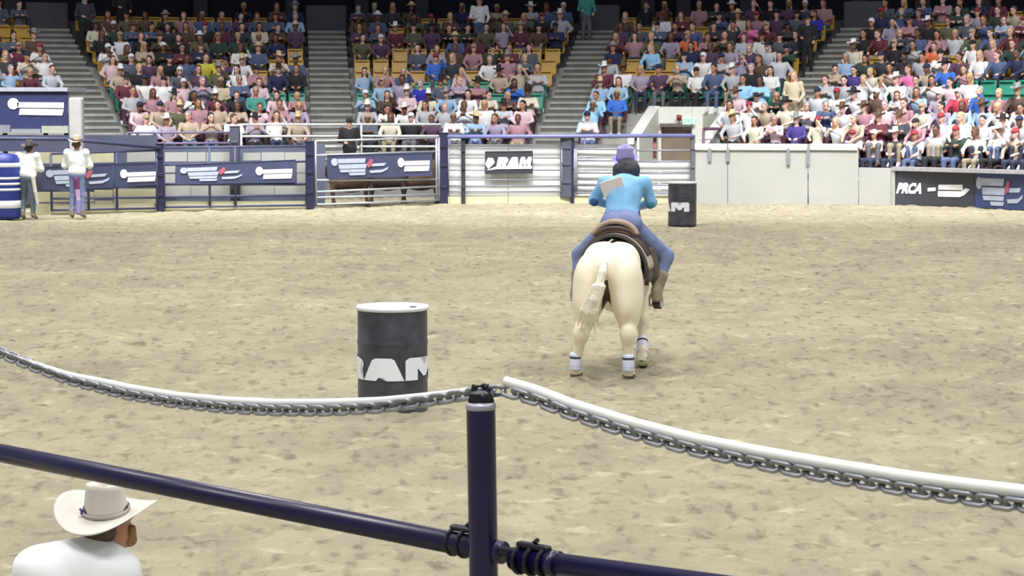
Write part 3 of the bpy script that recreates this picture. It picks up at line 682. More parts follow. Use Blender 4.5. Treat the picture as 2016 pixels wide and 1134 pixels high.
mb.bbox((0, 0, ph+.012), (.046, .03, .028), .006); mb.tube([(-.02, 0, ph), (-.012, 0, ph+.035), (.012, .0, ph+.035), (.022, 0, ph)], .007, 8); mb.tube([(.006, -.02, ph+.012), (.006, .02, ph+.034)], .006, 8)
mb.build('chain_clasp', steel_dk, nf)
for dx, a in ((-.07, 1), (.07, -1)):
    pass
def rail_near(pa, pb, rad, label, ends):
    L = Vector(((pa.x+pb.x)/2, (pa.y+pb.y)/2, 0)); o = empty('fence_rail', L); tag(o, label, 'rail')
    mb = MB(); mb.tube([pa-L, pb-L], rad, 28); mb.build('pipe', navy_pipe, o, smooth=True)
    return o, L
A = fz(-120, 868); B = fz(990, 1088); Dm = (B-A).normalized()
lo_, L1 = rail_near(A-Dm*.6, B, .0242, 'long navy pipe rail sloping down to the near post from the left edge', 1)
A2 = fz(1012, 1100); B2 = fz(1400, 1153); Dm2 = (B2-A2).normalized()
ro_, L2 = rail_near(A2, B2+Dm2*1.2, .0242, 'short navy pipe rail right of the near post at the bottom', 1)
def clamp(o, L, p, d, nm='clamp'):
    mb = MB(); q = p-L; e = Vector((-d.y, d.x, 0)).normalized()
    for s_ in (-.045, -.012, .022): 
        c0 = q+d*s_; u = Vector((0, 0, 1)); mb.tube([c0+(e*math.cos(t)+u*math.sin(t))*.0285 for t in np.linspace(0, 2*PI, 17)[:-1]], .0042, 6, closed=True)
    mb.bbox(q+Vector((0, 0, .031))-d*.01, (.085, .02, .012), .003, math.atan2(d.y, d.x)); mb.tube([q+Vector((0, 0, .02))+e*.03-d*.05, q+Vector((0, 0, .045))+d*.0], .005, 8)
    mb.build(nm, steel_dk, o)
clamp(lo_, L1, fz(925, 1072), Dm); clamp(ro_, L2, fz(1058, 1106), Dm2)
mb = MB(); q = fz(1090, 1110)-L2; mb.tube([q-Dm2*.012, q+Dm2*.012], .0275, 20); mb.build('collar', navy_pipe, ro_, smooth=True)
sl = MB(); q = fz(1000, 1096); sl.bbox((.045, -.03, q.z+.012), (.10, .012, .02), .004, -.6); sl.build('strap', steel_dk, nf)
# the next posts along, outside the picture but carrying the rails
for s_, lab in ((-2.2, 'navy pipe post at the far end of the long near rail'), (2.25, 'navy pipe post at the near end of the short rail')):
    p = P0+DR*s_; o = empty('fence_post', (p.x, p.y, 0)); tag(o, lab, 'post')
    mb = MB(); mb.lathe([(.0302, -.3), (.0302, 1.9), (.001, 1.905)], 24); mb.build('pipe', navy_pipe, o, smooth=True)
# chain: measured sag on either side of the post
LP = [(-30, 684), (0, 694), (70, 722), (140, 748), (250, 776), (350, 793), (450, 803), (550, 808), (650, 808), (750, 802), (850, 788), (930, 775), (985, 768)]
RPx = [(999, 769), (1060, 787), (1130, 815), (1250, 853), (1370, 885), (1500, 912), (1640, 938), (1800, 965), (1920, 982), (2016, 994), (2120, 1008)]
def spline(pts, n=400):
    P = np.array([list(p) for p in pts]); t = np.concatenate([[0], np.cumsum(np.linalg.norm(np.diff(P, axis=0), axis=1))])
    out = []
    for i in range(3): out.append(np.interp(np.linspace(0, t[-1], n), t, P[:, i]))
    Q = np.stack(out, 1)
    for _ in range(30): Q[1:-1] = (Q[:-2]+2*Q[1:-1]+Q[2:])/4
    return Q
def link_mesh():
    mb = MB(); a, b, r = .0098, .0068, .0040; pts = []
    for i in range(20):
        t = 2*PI*i/20; x = (b+r)*math.cos(t); y = (b+r)*math.sin(t); y += (a if math.sin(t) > 0 else -a); pts.append((y, x, 0))
    mb.tube(pts, r, 8, closed=True); me = mb.mesh('chain_link', True); me.materials.append(steel); return me
LM = link_mesh(); LM2 = None
def chain(pts, label, extra0=None):
    Q = spline(pts); seg = np.linalg.norm(np.diff(Q, axis=0), axis=1); t = np.concatenate([[0], np.cumsum(seg)]); n = int(t[-1]/.0272)
    L = Vector(Q[len(Q)//2]); o = empty('safety_chain', L); tag(o, label, 'chain')
    for i in range(n):
        s_ = (i+.5)*.0272; p = Vector([np.interp(s_, t, Q[:, k]) for k in range(3)]); p2 = Vector([np.interp(s_+.01, t, Q[:, k]) for k in range(3)])
        d = (p2-p).normalized(); l = link('link', LM, o, p-L); q = d.to_track_quat('X', 'Z'); rot = q.to_matrix()@Matrix.Rotation(PI/4+(PI/2 if i % 2 else 0), 3, 'X')
        l.rotation_euler = rot.to_euler(); l.scale = (1.16, 1.2, 1.2)
    return o, Q
ch1, Q1 = chain([fz(*p) for p in LP], 'galvanized chain sagging left of the near post in front of a barrel')
ch2, Q2 = chain([fz(*p) for p in RPx], 'galvanized chain running right and down from the near post')
smear_m = mat('white_smear', (236, 236, 232), .35, var=.03, scale=8)  # white tubes shaped to imitate a smear of bright light along the chains
def smear(Q, offs, r, label):
    n = len(Q); pts = []; rr = []
    for i in range(0, n, 4):
        u = i/(n-1); dz, rad = offs(u); pts.append(Vector(Q[i])+Vector((-.004, .008, dz))); rr.append(rad)
    mb = MB(); mb.tube(pts, rr, 14); o = mb.build('smear', smear_m, smooth=True); tag(o, label, 'smear'); return o
def offL(u):
    k = min(1, max(0, (u-.05)/.25)); k2 = min(1, max(0, (.99-u)/.30)); return (.004+.0125*k*min(1, k2+.1), .0035+.0055*k*min(1, k2+.35))
smear(Q1, offL, .01, 'bright light hose lying along the chain left of the near post')
smear(Q2, lambda u: (.0185+.004*u, .0105+.0015*u), .01, 'bright light hose lying along the chain right of the near post')
# ------------------------------------------------------------------ figures
def V3(*a): return np.array(a, float)
def fig_prims(J, w=1.0, ins=0.0, parts='stpk', bare=False, hands=True, curl=.7):
    # tags: 0 shirt, 1 trousers, 2 shoes, 3 skin.  J holds joints; ins shrinks the body below its clothes
    o = []; q = ins; j = {k: V3(*v) for k, v in J.items() if k != 'face'}
    ch, pe = j['chest'], j['pelvis']; sx = j['shR']-j['shL']; sx = sx/np.linalg.norm(sx); yaw = math.atan2(sx[1], sx[0])
    mid = (ch+pe)/2; ax = ch-pe; tilt = math.atan2(-(ax@np.cross([0, 0, 1.], sx)), ax[2])
    rot = (tilt, 0, yaw)
    if 's' in parts:
        o += [ell(ch-ax*.10, (.178*w-q, .118*w-q, .20-q), 0, rot), ell(mid, (.155*w-q, .112*w-q, .20-q), 0, rot), ell(pe+ax*.16, (.165*w-q, .118*w-q, .12-q), 0, rot)]
        for s in 'LR':
            sh, el, wr = j['sh'+s], j['el'+s], j['wr'+s]
            o += [cap(ch+ax*.16, sh, .062-q, .060*w-q), cap(sh, el, .060*w-q, .047*w-q), cap(el, wr, .046*w-q, .033-q)]
    if 'p' in parts:
        o += [ell(pe, (.172*w-q, .128*w-q, .125-q), 1, rot)]
        for s in 'LR':
            hp, kn, an = j['hip'+s], j['kn'+s], j['an'+s]
            o += [cap(pe*.3+hp*.7, kn, .096*w-q, .062*w-q, 1), cap(kn, an, .062*w-q, .045*w-q, 1)]
    if 'k' in parts:
        for s in 'LR':
            an, to = j['an'+s], j['toe'+s]; o += [cap(an, an*.75+to*.25, .043-q, .046-q, 2), cap(an*.8+to*.2, to, .046-q, .036-q, 2)]
    if 't' in parts:
        o += [cap(ch+ax*.22, j['head']-V3(0, 0, .04), .056, .052, 3)]
        o += head_prims(j['head'], J['face'])
        if hands:
            for i, s in enumerate('LR'): o += hand(j['wr'+s], j['el'+s], 3, 1 if i else -1, curl)
    return o
def hair_prims(c, f, long=0, t=0):
    c = V3(*c); f = V3(*f); f /= np.linalg.norm(f); yaw = math.atan2(f[1], f[0])+PI/2
    o = [ell(c-f*.022+V3(0, 0, .045), (.086, .098, .088), t, (0, 0, yaw)), ell(c-f*.045-V3(0, 0, .01), (.076, .065, .085), t, (0, 0, yaw))]
    if long:
        r = np.cross(f, [0, 0, 1.])
        for s in (-1, 0, 1): o.append(cap(c-f*.05+r*s*.045, c-f*(.075-.02*abs(s))+r*s*.07-V3(0, 0, long), .045, .032, t))
    return o
skin_m = mat('skin_light', (214, 170, 150), .55, var=.06); skin_t = mat('skin_tan', (184, 136, 112), .55, var=.06); skin_d = mat('skin_brown', (120, 84, 66), .55, var=.06)
hair_dk = mat('dark_brown_hair', (40, 34, 34), .55, var=.3, scale=40, bump=.4, bscale=90)
hair_br = mat('chestnut_hair', (92, 62, 44), .55, var=.3, scale=40, bump=.4, bscale=90)
denim = mat('blue_denim', (122, 134, 176), .8, var=.14, scale=16, bump=.2, bscale=120)
shirt_wh = mat('white_cotton', (236, 240, 240), .75, var=.02, scale=6, bump=.15, bscale=14)
dark_eye = mat('dark_features', (70, 44, 40), .6, var=0)
def wrinkle(amp=.006, s=9):
    def f(V): return V+amp*np.stack([vnoise(V[:, 2]*1.0, V[:, 0]+V[:, 1]*.7, s, 31), vnoise(V[:, 2]*1.2, V[:, 0], s, 32), 0*V[:, 0]], 1)
    return f
# ------------------------------------------------------------------ the horse
HEAD = math.radians(10)
ho = gp(1193, 744); hz = gz(ho.x, ho.y)
horse_at = (ho.x, ho.y, -.02)
cream_h = mat('palomino_coat', (240, 230, 204), .55, var=.04, scale=3.5, bump=.06, bscale=200)
shade_h = mat('cleft_shade', (96, 82, 70), .7, var=.2, scale=10)
hoof_m = mat('hoof_horn', (110, 98, 82), .6)
mane_m = mat('flaxen_hair', (242, 236, 216), .6, var=.05, scale=30, bump=.6, bscale=60)
HP = []
HP += [ell((0, .34, .98), (.265, .42, .275)), ell((0, .10, 1.00), (.20, .22, .21)), ell((0, .95, .86), (.285, .62, .325)), ell((0, 1.42, .93), (.225, .36, .34)), ell((0, 1.66, .86), (.19, .24, .27)),
       ell((0, 1.25, 1.12), (.12, .4, .12)), cap((0, 1.62, 1.02), (0, 2.15, 1.22), .185, .125), cap((0, 1.55, .92), (0, 2.05, 1.12), .17, .12),
       cap((0, 2.12, 1.24), (0, 2.42, 1.06), .105, .078), cap((0, 2.40, 1.08), (0, 2.62, .95), .076, .058), ell((0, 2.22, 1.12), (.062, .12, .10)), cap((-.02, 2.62, .94), (.02, 2.62, .94), .052, .052)]
for s in (-1, 1):
    HP += [ell((s*.165, .13, .86), (.158, .26, .30)), ell((s*.185, .06, .70), (.128, .20, .22)), ell((s*.13, .36, 1.06), (.13, .22, .17)),
           cap((s*.06, 2.10, 1.33), (s*.075, 2.09, 1.44), .03, .008), ell((s*.14, 1.5, .9), (.10, .2, .27))]
# hind legs: stifle, gaskin, hock, cannon, pastern, hoof
def hind(s, fx, fy_, lean=0):
    st = V3(s*.19, .30, .70); hk = V3(s*.205+lean*.5, -.03, .43); ft = V3(fx, fy_+.02, .125); hf = V3(fx, fy_+.05, .05)
    return [cap((s*.17, .12, .74), hk+V3(0, .05, .14), .135, .075), cap(st, hk, .115, .062), cap(hk+V3(0, -.02, .045), hk+V3(0, .0, -.02), .046, .048), cap(hk, ft, .056, .042), cap(ft, hf, .040, .040), cap(hf, hf+V3(0, .035, -.035), .046, .056, 1, .004)]
HP += hind(-1, -.285, .02, -.04)+hind(1, .205, .0)
# fore legs: the right one planted ahead, the left folded up
HP += [cap((.15, 1.45, .72), (.185, 1.28, .42), .088, .050), cap((.185, 1.28, .42), (.215, 1.02, .16), .048, .034), cap((.185, 1.29, .43), (.186, 1.27, .39), .052, .05), cap((.215, 1.02, .16), (.22, 1.0, .08), .038, .040), cap((.22, 1.0, .075), (.22, 1.03, .045), .044, .052, 1, .004)]
HP += [cap((-.15, 1.5, .72), (-.16, 1.88, .76), .086, .050), cap((-.16, 1.88, .76), (-.16, 1.72, .70), .048, .036), cap((-.16, 1.72, .70), (-.16, 1.66, .67), .038, .040), cap((-.16, 1.66, .67), (-.16, 1.62, .65), .042, .050, 1, .004)]
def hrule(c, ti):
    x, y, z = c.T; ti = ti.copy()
    cleft = (np.abs(x) < .022+.028*np.clip((.92-z)/.3, 0, 1)) & (z < .93) & (z > .52) & (y < .12); ti[cleft & (ti == 0)] = 2  # shade in the crease between the haunches, put into the colour
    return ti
horse = empty('horse', horse_at, -HEAD)
tag(horse, 'pale palomino horse galloping away between the two barrels', 'horse')
def hnoise(V):      # croup groove
    x, y, z = V.T; V = V.copy(); m_ = np.exp(-(x/.035)**2)*np.clip((z-.95)/.2, 0, 1)*np.clip((.8-y)/.3, 0, 1); V[:, 2] -= .022*m_
    b = np.exp(-(x/.03)**2)*np.clip((.98-z)/.1, 0, 1)*np.clip((z-.5)/.1, 0, 1)*np.clip((.1-y)/.1, 0, 1); V[:, 1] += .05*b; return V
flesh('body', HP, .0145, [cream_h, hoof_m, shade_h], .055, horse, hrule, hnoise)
tl = []
tp = [(.0, -.10, 1.09), (-.012, -.17, 1.0), (-.04, -.20, .88), (-.085, -.20, .76), (-.13, -.17, .64), (-.15, -.12, .54)]
rr_ = [.03, .036, .04, .044, .04, .02]
for (a, ra), (b, rb) in zip(zip(tp, rr_), zip(tp[1:], rr_[1:])): tl.append(cap(a, b, ra, rb))
for i in range(7):
    o_ = (i-3)*.016; tl += [cap((tp[2][0]+o_, tp[2][1]-.02, .88), (tp[4][0]+o_*1.5, tp[4][1]-.02, .66-.02*(i % 3)), .018, .016), cap((tp[4][0]+o_*1.5, tp[4][1]-.02, .66), (tp[5][0]+o_*2.0, tp[5][1], .50-.035*(i % 3)), .016, .006)]
flesh('tail', tl, .009, mane_m, .015, horse)
mn = [cap((0, 1.5, 1.24), (0, 1.85, 1.30), .035, .035), cap((0, 1.85, 1.30), (0, 2.14, 1.38), .035, .03)]
for i in range(9): yy = 1.5+.075*i; mn.append(cap((-.02, yy, 1.26+.016*i), (-.13, yy-.06, 1.10+.02*i), .026, .012))
flesh('mane', mn, .012, mane_m, .02, horse)
wrap_w = mat('white_leg_boot', (216, 222, 240), .5, var=.05); wrap_d = mat('dark_strap', (52, 54, 62), .6)
def legboot(nm, a, b, r0, r1, m):
    a = Vector(a); b = Vector(b); mb = MB(); mb.tube([a, a*.9+b*.1, a*.5+b*.5, a*.1+b*.9, b], [r0*.97, r0*1.06, (r0+r1)/2*1.05, r1*1.1, r1*1.0], 18); o = mb.build(nm, m, horse, smooth=True)
    for u in (.2, .75):
        q = a*(1-u)+b*u; mb = MB(); mb.tube([q, q+(b-a).normalized()*.018], r0*1.12, 16); mb.build('strap', wrap_d, o)
legboot('hind_leg_boot', (-.282, .015, .245), (-.286, .02, .085), .050, .052, wrap_w); legboot('hind_leg_boot', (.205, .0, .245), (.205, .0, .085), .050, .052, wrap_w)
legboot('fore_leg_boot', (.202, 1.14, .27), (.216, 1.015, .13), .050, .056, wrap_w); legboot('fore_leg_boot', (-.16, 1.82, .74), (-.16, 1.75, .71), .05, .05, wrap_w)
legboot('bell_boot', (.218, 1.0, .115), (.222, 1.02, .04), .052, .070, mat('lime_bell_boot', (176, 186, 140), .6))
for s in (-1, 1):
    mb = MB(); mb.lathe([(.001, -.011), (.008, -.008), (.011, 0), (.008, .008), (.001, .011)], 12); o = mb.build('eye', mat('dark_eye', (24, 18, 16), .2, var=0), horse, True, (s*.082, 2.27, 1.19))
# bridle and reins
mb = MB(); mb.tube([(-.09, 2.20, 1.16), (-.075, 2.12, 1.33), (0, 2.11, 1.36), (.075, 2.12, 1.33), (.09, 2.20, 1.16), (.07, 2.45, 1.03)], .009, 6); mb.tube([(.08*math.cos(t), 2.42+.02*math.sin(t), 1.06+.085*math.sin(t)) for t in np.linspace(0, 2*PI, 15)[:-1]], .008, 6, closed=True)
mb.build('bridle', mat('brown_leather', (84, 58, 44), .5, var=.2), horse, smooth=True)
# saddle blanket and saddle ride on the horse
def arch(y0, y1, rx, rz, zc, a0, a1, th, n=26, ny=9, sag=0.0, x0=0):
    V = []; ff = []
    for lay in (0, 1):
        for j in range(ny+1):
            y = y0+(y1-y0)*j/ny
            for i in range(n+1):
                a = a0+(a1-a0)*i/n; q = th*lay; V.append((x0+(rx+q)*math.sin(a), y+sag*abs(math.sin(a)), zc+(rz+q)*math.cos(a)))
    W = n+1; N = W*(ny+1)
    for j in range(ny):
        for i in range(n):
            k = j*W+i; ff.append((k, k+W, k+W+1, k+1)); k += N; ff.append((k, k+1, k+W+1, k+W))
    for i in range(n):
        ff.append((i, i+1, N+i+1, N+i)); k = ny*W+i; ff.append((k+1, k, N+k, N+k+1))
    for j in range(ny):
        k = j*W; ff.append((k+W, k, N+k, N+k+W)); k = j*W+n; ff.append((k, k+W, N+k+W, N+k))
    return V, ff
pad = empty('saddle_blanket', horse_at, -HEAD); tag(pad, 'thick olive-grey saddle blanket across the palomino horse', 'blanket')
mb = MB(); mb.add(*arch(.50, 1.28, .298, .362, .92, -1.55, 1.75, .030)); mb.build('blanket', mat('olive_grey_felt', (96, 94, 84), .9, var=.2, scale=20, bump=.3), pad, smooth=True)
mb = MB(); mb.add(*arch(.485, .515, .300, .362, .92, -1.6, 1.8, .034, ny=2)); mb.build('binding', mat('dark_binding', (62, 58, 54), .7), pad, smooth=True)
mb = MB(); mb.add(*arch(.53, 1.2, .325, .375, .925, -1.25, 1.45, .014)); mb.build('liner', mat('pale_liner', (178, 170, 150), .8, var=.1), pad, smooth=True)
sd = empty('saddle', horse_at, -HEAD); tag(sd, 'tan and dark brown western saddle under the rider', 'saddle')
tan_l = mat('tan_leather', (172, 152, 132), .5, var=.12, scale=8); brn_l = mat('dark_brown_leather', (74, 54, 46), .45, var=.2, scale=8)
mb = MB(); mb.add(*arch(.58, 1.22, .31, .385, .93, -1.15, 1.15, .03)); mb.build('skirt', brn_l, sd, smooth=True)
mb = MB(); mb.add(*arch(.60, .68, .185, .135, 1.262, -1.35, 1.35, .045, ny=3)); mb.build('cantle', tan_l, sd, smooth=True)
mb = MB(); mb.add(*arch(.58, .62, .165, .075, 1.262, -1.4, 1.4, .045, ny=2)); mb.build('cantle_back', brn_l, sd, smooth=True)
flesh('seat', [ell((0, .85, 1.29), (.17, .24, .05)), ell((0, 1.1, 1.32), (.12, .1, .07)), cap((0, 1.13, 1.36), (0, 1.15, 1.44), .03, .028), ell((0, 1.15, 1.46), (.045, .045, .018))], .014, brn_l, .03, sd)
for s, kn, ft in ((1, V3(.36, 1.08, 1.02), V3(.345, 1.02, .62)), (-1, V3(-.37, 1.08, 1.04), V3(-.42, 1.04, .66))):
    flesh('fender', [cap((s*.28, .98, 1.12), (s*.325, 1.0, .90), .075, .06), cap((s*.325, 1.0, .90), ft+V3(0, 0, .12), .045, .028)], .014, mat('grey_brown_leather', (98, 90, 84), .6, var=.2), .04, sd)
    fb = Vector(ft); mb = MB(); mb.tube([fb+Vector((-.065, 0, -.02)), fb+Vector((-.06, 0, .06)), fb+Vector((-.02, 0, .13)), fb+Vector((.02, 0, .13)), fb+Vector((.06, 0, .06)), fb+Vector((.065, 0, -.02))], .013, 8, closed=True)
    mb.bbox(fb+Vector((0, 0, -.02)), (.13, .07, .022), .006); o_ = mb.build('stirrup', mat('pale_stirrup', (186, 182, 176), .5), sd, smooth=False)
# ------------------------------------------------------------------ the rider
rd = empty('person', horse_at, -HEAD); tag(rd, 'barrel racer in sky blue shirt and lavender hat riding the palomino', 'person')
RJ = dict(pelvis=(.03, .86, 1.40), chest=(.035, 1.0, 1.70), head=(.04, 1.17, 1.875), face=(0, .9, -.35), shL=(-.155, 1.04, 1.765), shR=(.225, 1.04, 1.765),
          elL=(-.265, 1.10, 1.60), elR=(.285, 1.10, 1.58), wrL=(-.10, 1.38, 1.52), wrR=(.12, 1.38, 1.52), hipL=(-.09, .86, 1.37), hipR=(.14, .86, 1.37),
          knL=(-.40, 1.10, 1.075), knR=(.43, 1.10, 1.07), anL=(-.42, 1.02, .73), anR=(.355, 1.00, .74), toeL=(-.43, 1.14, .675), toeR=(.345, 1.10, .62))
sky = mat('sky_blue_shirt', (128, 186, 230), .6, var=.06, scale=5, bump=.15, bscale=12)
flesh('body', fig_prims(RJ, .95, .012), .011, [sky, denim, brn_l, skin_m], .03, rd, mrule=lambda c, t: np.full(len(c), 3))
flesh('shirt', fig_prims(RJ, .97, -.004, 's'), .012, sky, .04, rd, noise=wrinkle(.012, 13))
jp = fig_prims(RJ, 1.0, -.006, 'p')+[ell((.035, .80, 1.40), (.185, .14, .12), 0, (.3, 0, 0))]
jj = flesh('jeans', jp, .013, denim, .05, rd, noise=wrinkle(.010, 12))
mb = MB(); Rt = Matrix.Rotation(.35, 3, 'X'); V_, f_ = [], []
for i in range(25):
    t = 2*PI*i/24; 
    for z in (-.016, .016): V_.append(Rt@Vector((.168*math.cos(t), .122*math.sin(t), z))+Vector((.033, .875, 1.475)))
mb.add(V_, [(2*i, 2*i+2, 2*i+3, 2*i+1) for i in range(24)]); mb.build('belt', mat('lilac_belt', (150, 150, 196), .6), rd, smooth=True)
bt = mat('tan_grey_boot', (150, 140, 116), .6, var=.3, scale=9)
for s, an, to, kn in ((-1, 'anL', 'toeL', 'knL'), (1, 'anR', 'toeR', 'knR')):
    a = V3(*RJ[an]); t_ = V3(*RJ[to]); k_ = V3(*RJ[kn]); m_ = a*.55+k_*.45
    bo = flesh('boot', [cap(m_, a, .070, .052), cap(a, a+V3(0, -.015, -.08), .05, .042), cap(a+V3(0, 0, -.07), t_, .045, .038)], .010, bt, .03, rd)
    mb = MB(); q = (a+V3(0, -.02, -.075)+t_)/2; d_ = Vector(t_-(a+V3(0, -.02, -.075))); mb.bbox(Vector(q)+Vector((0, 0, -.045)), (.075, d_.length+.09, .016), .006, M=Matrix.Rotation(math.atan2(d_.z, d_.y), 3, 'X')); mb.bbox(Vector(a)+Vector((0, -.03, -.14)), (.06, .06, .04), .008)
    mb.build('sole', mat('dark_sole', (50, 40, 34), .6), bo)
hc = V3(*RJ['head'])
flesh('hair', hair_prims(hc, (0, 1, -.2), .10)+[ell(hc+V3(0.005, -.05, .01), (.132, .10, .115)), ell(hc+V3(.05, -.06, -.09), (.085, .06, .07)), ell(hc+V3(-.05, -.06, -.03), (.075, .06, .07))], .010, mat('near_black_hair', (52, 52, 62), .5, var=.4, scale=24, bump=.5), .03, rd, noise=wrinkle(.012, 22))
lav = mat('lavender_felt', (158, 150, 204), .8, var=.05); h_ = hat_mb(.128, .165, .088, .104, .115, curl=.025, pinch=.03).build('hat', lav, rd, True, tuple(hc+V3(-.02, .03, .112))); h_.rotation_euler = (-.25, 0, PI)
bnd = band_mb(.088, .106, .03).build('hat_band', mat('violet_band', (104, 92, 172), .6), h_, True)
for s, e, wv, m_, nm in ((-1, 'elL', 'wrL', mat('dark_blue_cuff', (52, 84, 136), .6), 'elbow_patch'), (1, 'elR', 'wrR', mat('teal_cuff', (58, 128, 140), .6), 'elbow_patch')):
    e_ = V3(*RJ[e]); flesh(nm, [ell(e_+V3(s*-.005, -.04, -.015), (.042, .028, .048))], .009, m_, .01, rd)
mb = MB(); Rn = Matrix.Rotation(-.30, 3, 'Y')@Matrix.Rotation(.42, 3, 'X'); mb.bbox((-.06, .88, 1.735), (.22, .012, .16), .004, M=Rn); mb.build('back_number', mat('white_number_bib', (244, 234, 232), .6, var=0), rd)
mb = MB(); mb.tube([(-.10, 1.42, 1.53), (-.08, 1.8, 1.46), (-.07, 2.44, 1.02)], .007, 6); mb.tube([(.12, 1.42, 1.53), (.09, 1.8, 1.46), (.07, 2.44, 1.02)], .007, 6); tag(mb.build('reins', brn_l, smooth=True), 'leather reins from rider hands to the palomino bridle', 'reins')
bpy.data.objects['reins'].location = horse_at; bpy.data.objects['reins'].rotation_euler = (0, 0, -HEAD)
# ------------------------------------------------------------------ the two cowboys by the left fence
def cowboy(loc, rz, label, J, hat_c, jeans_m, shirt_m, hat_kw, hair=hair_br, skin=skin_t):
    o = empty('person', loc, rz); tag(o, label, 'person')
    flesh('body', fig_prims(J, 1.0, .014), .013, [skin], .03, o, mrule=lambda c, t: 0*t)
    flesh('shirt', fig_prims(J, 1.1, -.012, 's'), .015, shirt_m, .05, o, noise=wrinkle(.016, 10))
    flesh('jeans', fig_prims(J, 1.0, -.006, 'p'), .015, jeans_m, .04, o, noise=wrinkle(.010, 11))
    for s in 'LR':
        a = V3(*J['an'+s]); t_ = V3(*J['toe'+s]); flesh('boot', [cap(a+V3(0, 0, .08), a, .052, .045), cap(a, a+(t_-a)*.3, .045, .045), cap(a*.8+t_*.2, t_, .045, .036)], .012, bt, .03, o)
    flesh('hair', hair_prims(J['head'], J['face'], .02), .012, hair, .03, o)
    f = J['face']; h = hat_mb(**hat_kw).build('hat', hat_c, o, True, tuple(V3(*J['head'])+V3(0, 0, .062))); h.rotation_euler = (0, 0, math.atan2(f[1], f[0])+PI/2)
    band_mb(hat_kw.get('ca', .078)+.003, hat_kw.get('cb', .098)+.003).build('hat_band', brn_l, h, True)
    return o
CJ = dict(pelvis=(0, 0, .95), chest=(0, .01, 1.30), head=(0, .04, 1.60), face=(0, 1, -.1), shL=(-.19, .0, 1.42), shR=(.19, .0, 1.42), elL=(-.27, .06, 1.14), elR=(.27, .06, 1.14),
          wrL=(-.06, .24, 1.16), wrR=(.06, .25, 1.20), hipL=(-.09, 0, .9), hipR=(.09, 0, .9), knL=(-.10, .03, .50), knR=(.10, .02, .50), anL=(-.12, -.02, .10), anR=(.11, -.02, .10), toeL=(-.14, .14, .04), toeR=(.13, .14, .04))
g2 = gp(153, 430); g1 = gp(56, 432)
ck = cowboy((g2.x, g2.y, gz(g2.x, g2.y)), .0, 'standing cowboy in white shirt, pale straw hat and maroon chaps by the fence', CJ, mat('straw_hat', (192, 184, 160), .7), denim, shirt_wh, dict(a=.19, b=.22, curl=.05, ch=.12))
mar = mat('maroon_chaps', (128, 62, 112), .6); lil = mat('lilac_chaps', (150, 140, 196), .6)
ch_ = flesh('chaps', [cap((0, -.105, .86), (.015, -.06, .64), .055, .055, 0), cap((.015, -.06, .62), (.03, -.05, .40), .055, .05, 1), cap((.03, -.05, .38), (.03, -.05, .14), .055, .06, 2)], .014, [mar, mat('pink_fringe', (196, 168, 206), .6), lil], .015, ck)
CJ2 = dict(CJ); CJ2.update(pelvis=(.0, 0, .90), chest=(0, .04, 1.24), head=(.02, .12, 1.51), face=(.35, 1, -.35), shL=(-.19, .03, 1.35), shR=(.19, .03, 1.35), elL=(-.26, .10, 1.08), elR=(.27, .08, 1.08), wrL=(-.05, .25, 1.05), wrR=(.10, .26, 1.05),
          hipL=(-.09, 0, .86), hipR=(.09, 0, .86), knL=(-.12, .07, .48), knR=(.12, -.02, .48))
c2_ = cowboy((g1.x, g1.y, gz(g1.x, g1.y)), -.1, 'standing cowboy in white shirt and dark brown hat near the left edge', CJ2, mat('brown_felt_hat', (98, 88, 80), .8), mat('grey_green_denim', (100, 114, 128), .8, var=.15), shirt_wh, dict(a=.17, b=.21, curl=.05, ch=.11), hair_dk)
flesh('rope_towel', [cap((.16, -.14, .92), (.20, -.12, .60), .045, .04), cap((.20, -.12, .60), (.24, -.10, .33), .038, .03)], .013, mat('pale_towel', (214, 212, 202), .8), .02, c2_)
# ------------------------------------------------------------------ the white-hatted man crouching in the foreground
fp = at(146, 1000, 8.6); G = gz(fp.x, 8.6)
FJ = dict(pelvis=(.0, -.05, .22), chest=(-.0, .07, .575), head=(.11, .17, .842), face=(.62, .78, -.12), shL=(-.175, .05, .665), shR=(.150, .11, .64), elL=(-.27, .16, .43), elR=(.215, .30, .42),
          wrL=(-.08, .36, .36), wrR=(.07, .42, .37), hipL=(-.1, -.02, .2), hipR=(.1, -.02, .2), knL=(-.17, .38, .26), knR=(.15, .36, .10), anL=(-.16, .10, .07), anR=(.14, -.05, .08), toeL=(-.16, .24, .04), toeR=(.14, -.22, .05))
fm = empty('person', (fp.x, 8.6, G+.02)); tag(fm, 'crouching man in white shirt and cream cowboy hat below the near rail', 'person')
flesh('body', fig_prims(FJ, 1.0, .014), .009, [skin_t], .03, fm, mrule=lambda c, t: 0*t)
flesh('shirt', fig_prims(FJ, 1.12, -.012, 's')+[ell((-.055, .045, .66), (.13, .10, .115)), cap((-.02, .075, .68), (.07, .13, .74), .10, .07), cap((-.14, .05, .67), (.14, .10, .66), .085, .085)], .010, shirt_wh, .06, fm, noise=wrinkle(.016, 8))
mb = MB()
for i, z in enumerate((0, .018)): pass
flesh('collar', [cap((.02, .07, .745), (.13, .11, .745), .028, .028), cap((.02, .07, .745), (.01, .14, .745), .024, .024)], .008, shirt_wh, .02, fm)
flesh('jeans', fig_prims(FJ, 1.0, -.006, 'p'), .014, denim, .04, fm, noise=wrinkle(.010, 11))
for s in 'LR':
    a = V3(*FJ['an'+s]); t_ = V3(*FJ['toe'+s]); flesh('boot', [cap(a, a*.6+t_*.4, .048, .045), cap(a*.8+t_*.2, t_, .045, .036)], .012, brn_l, .03, fm)
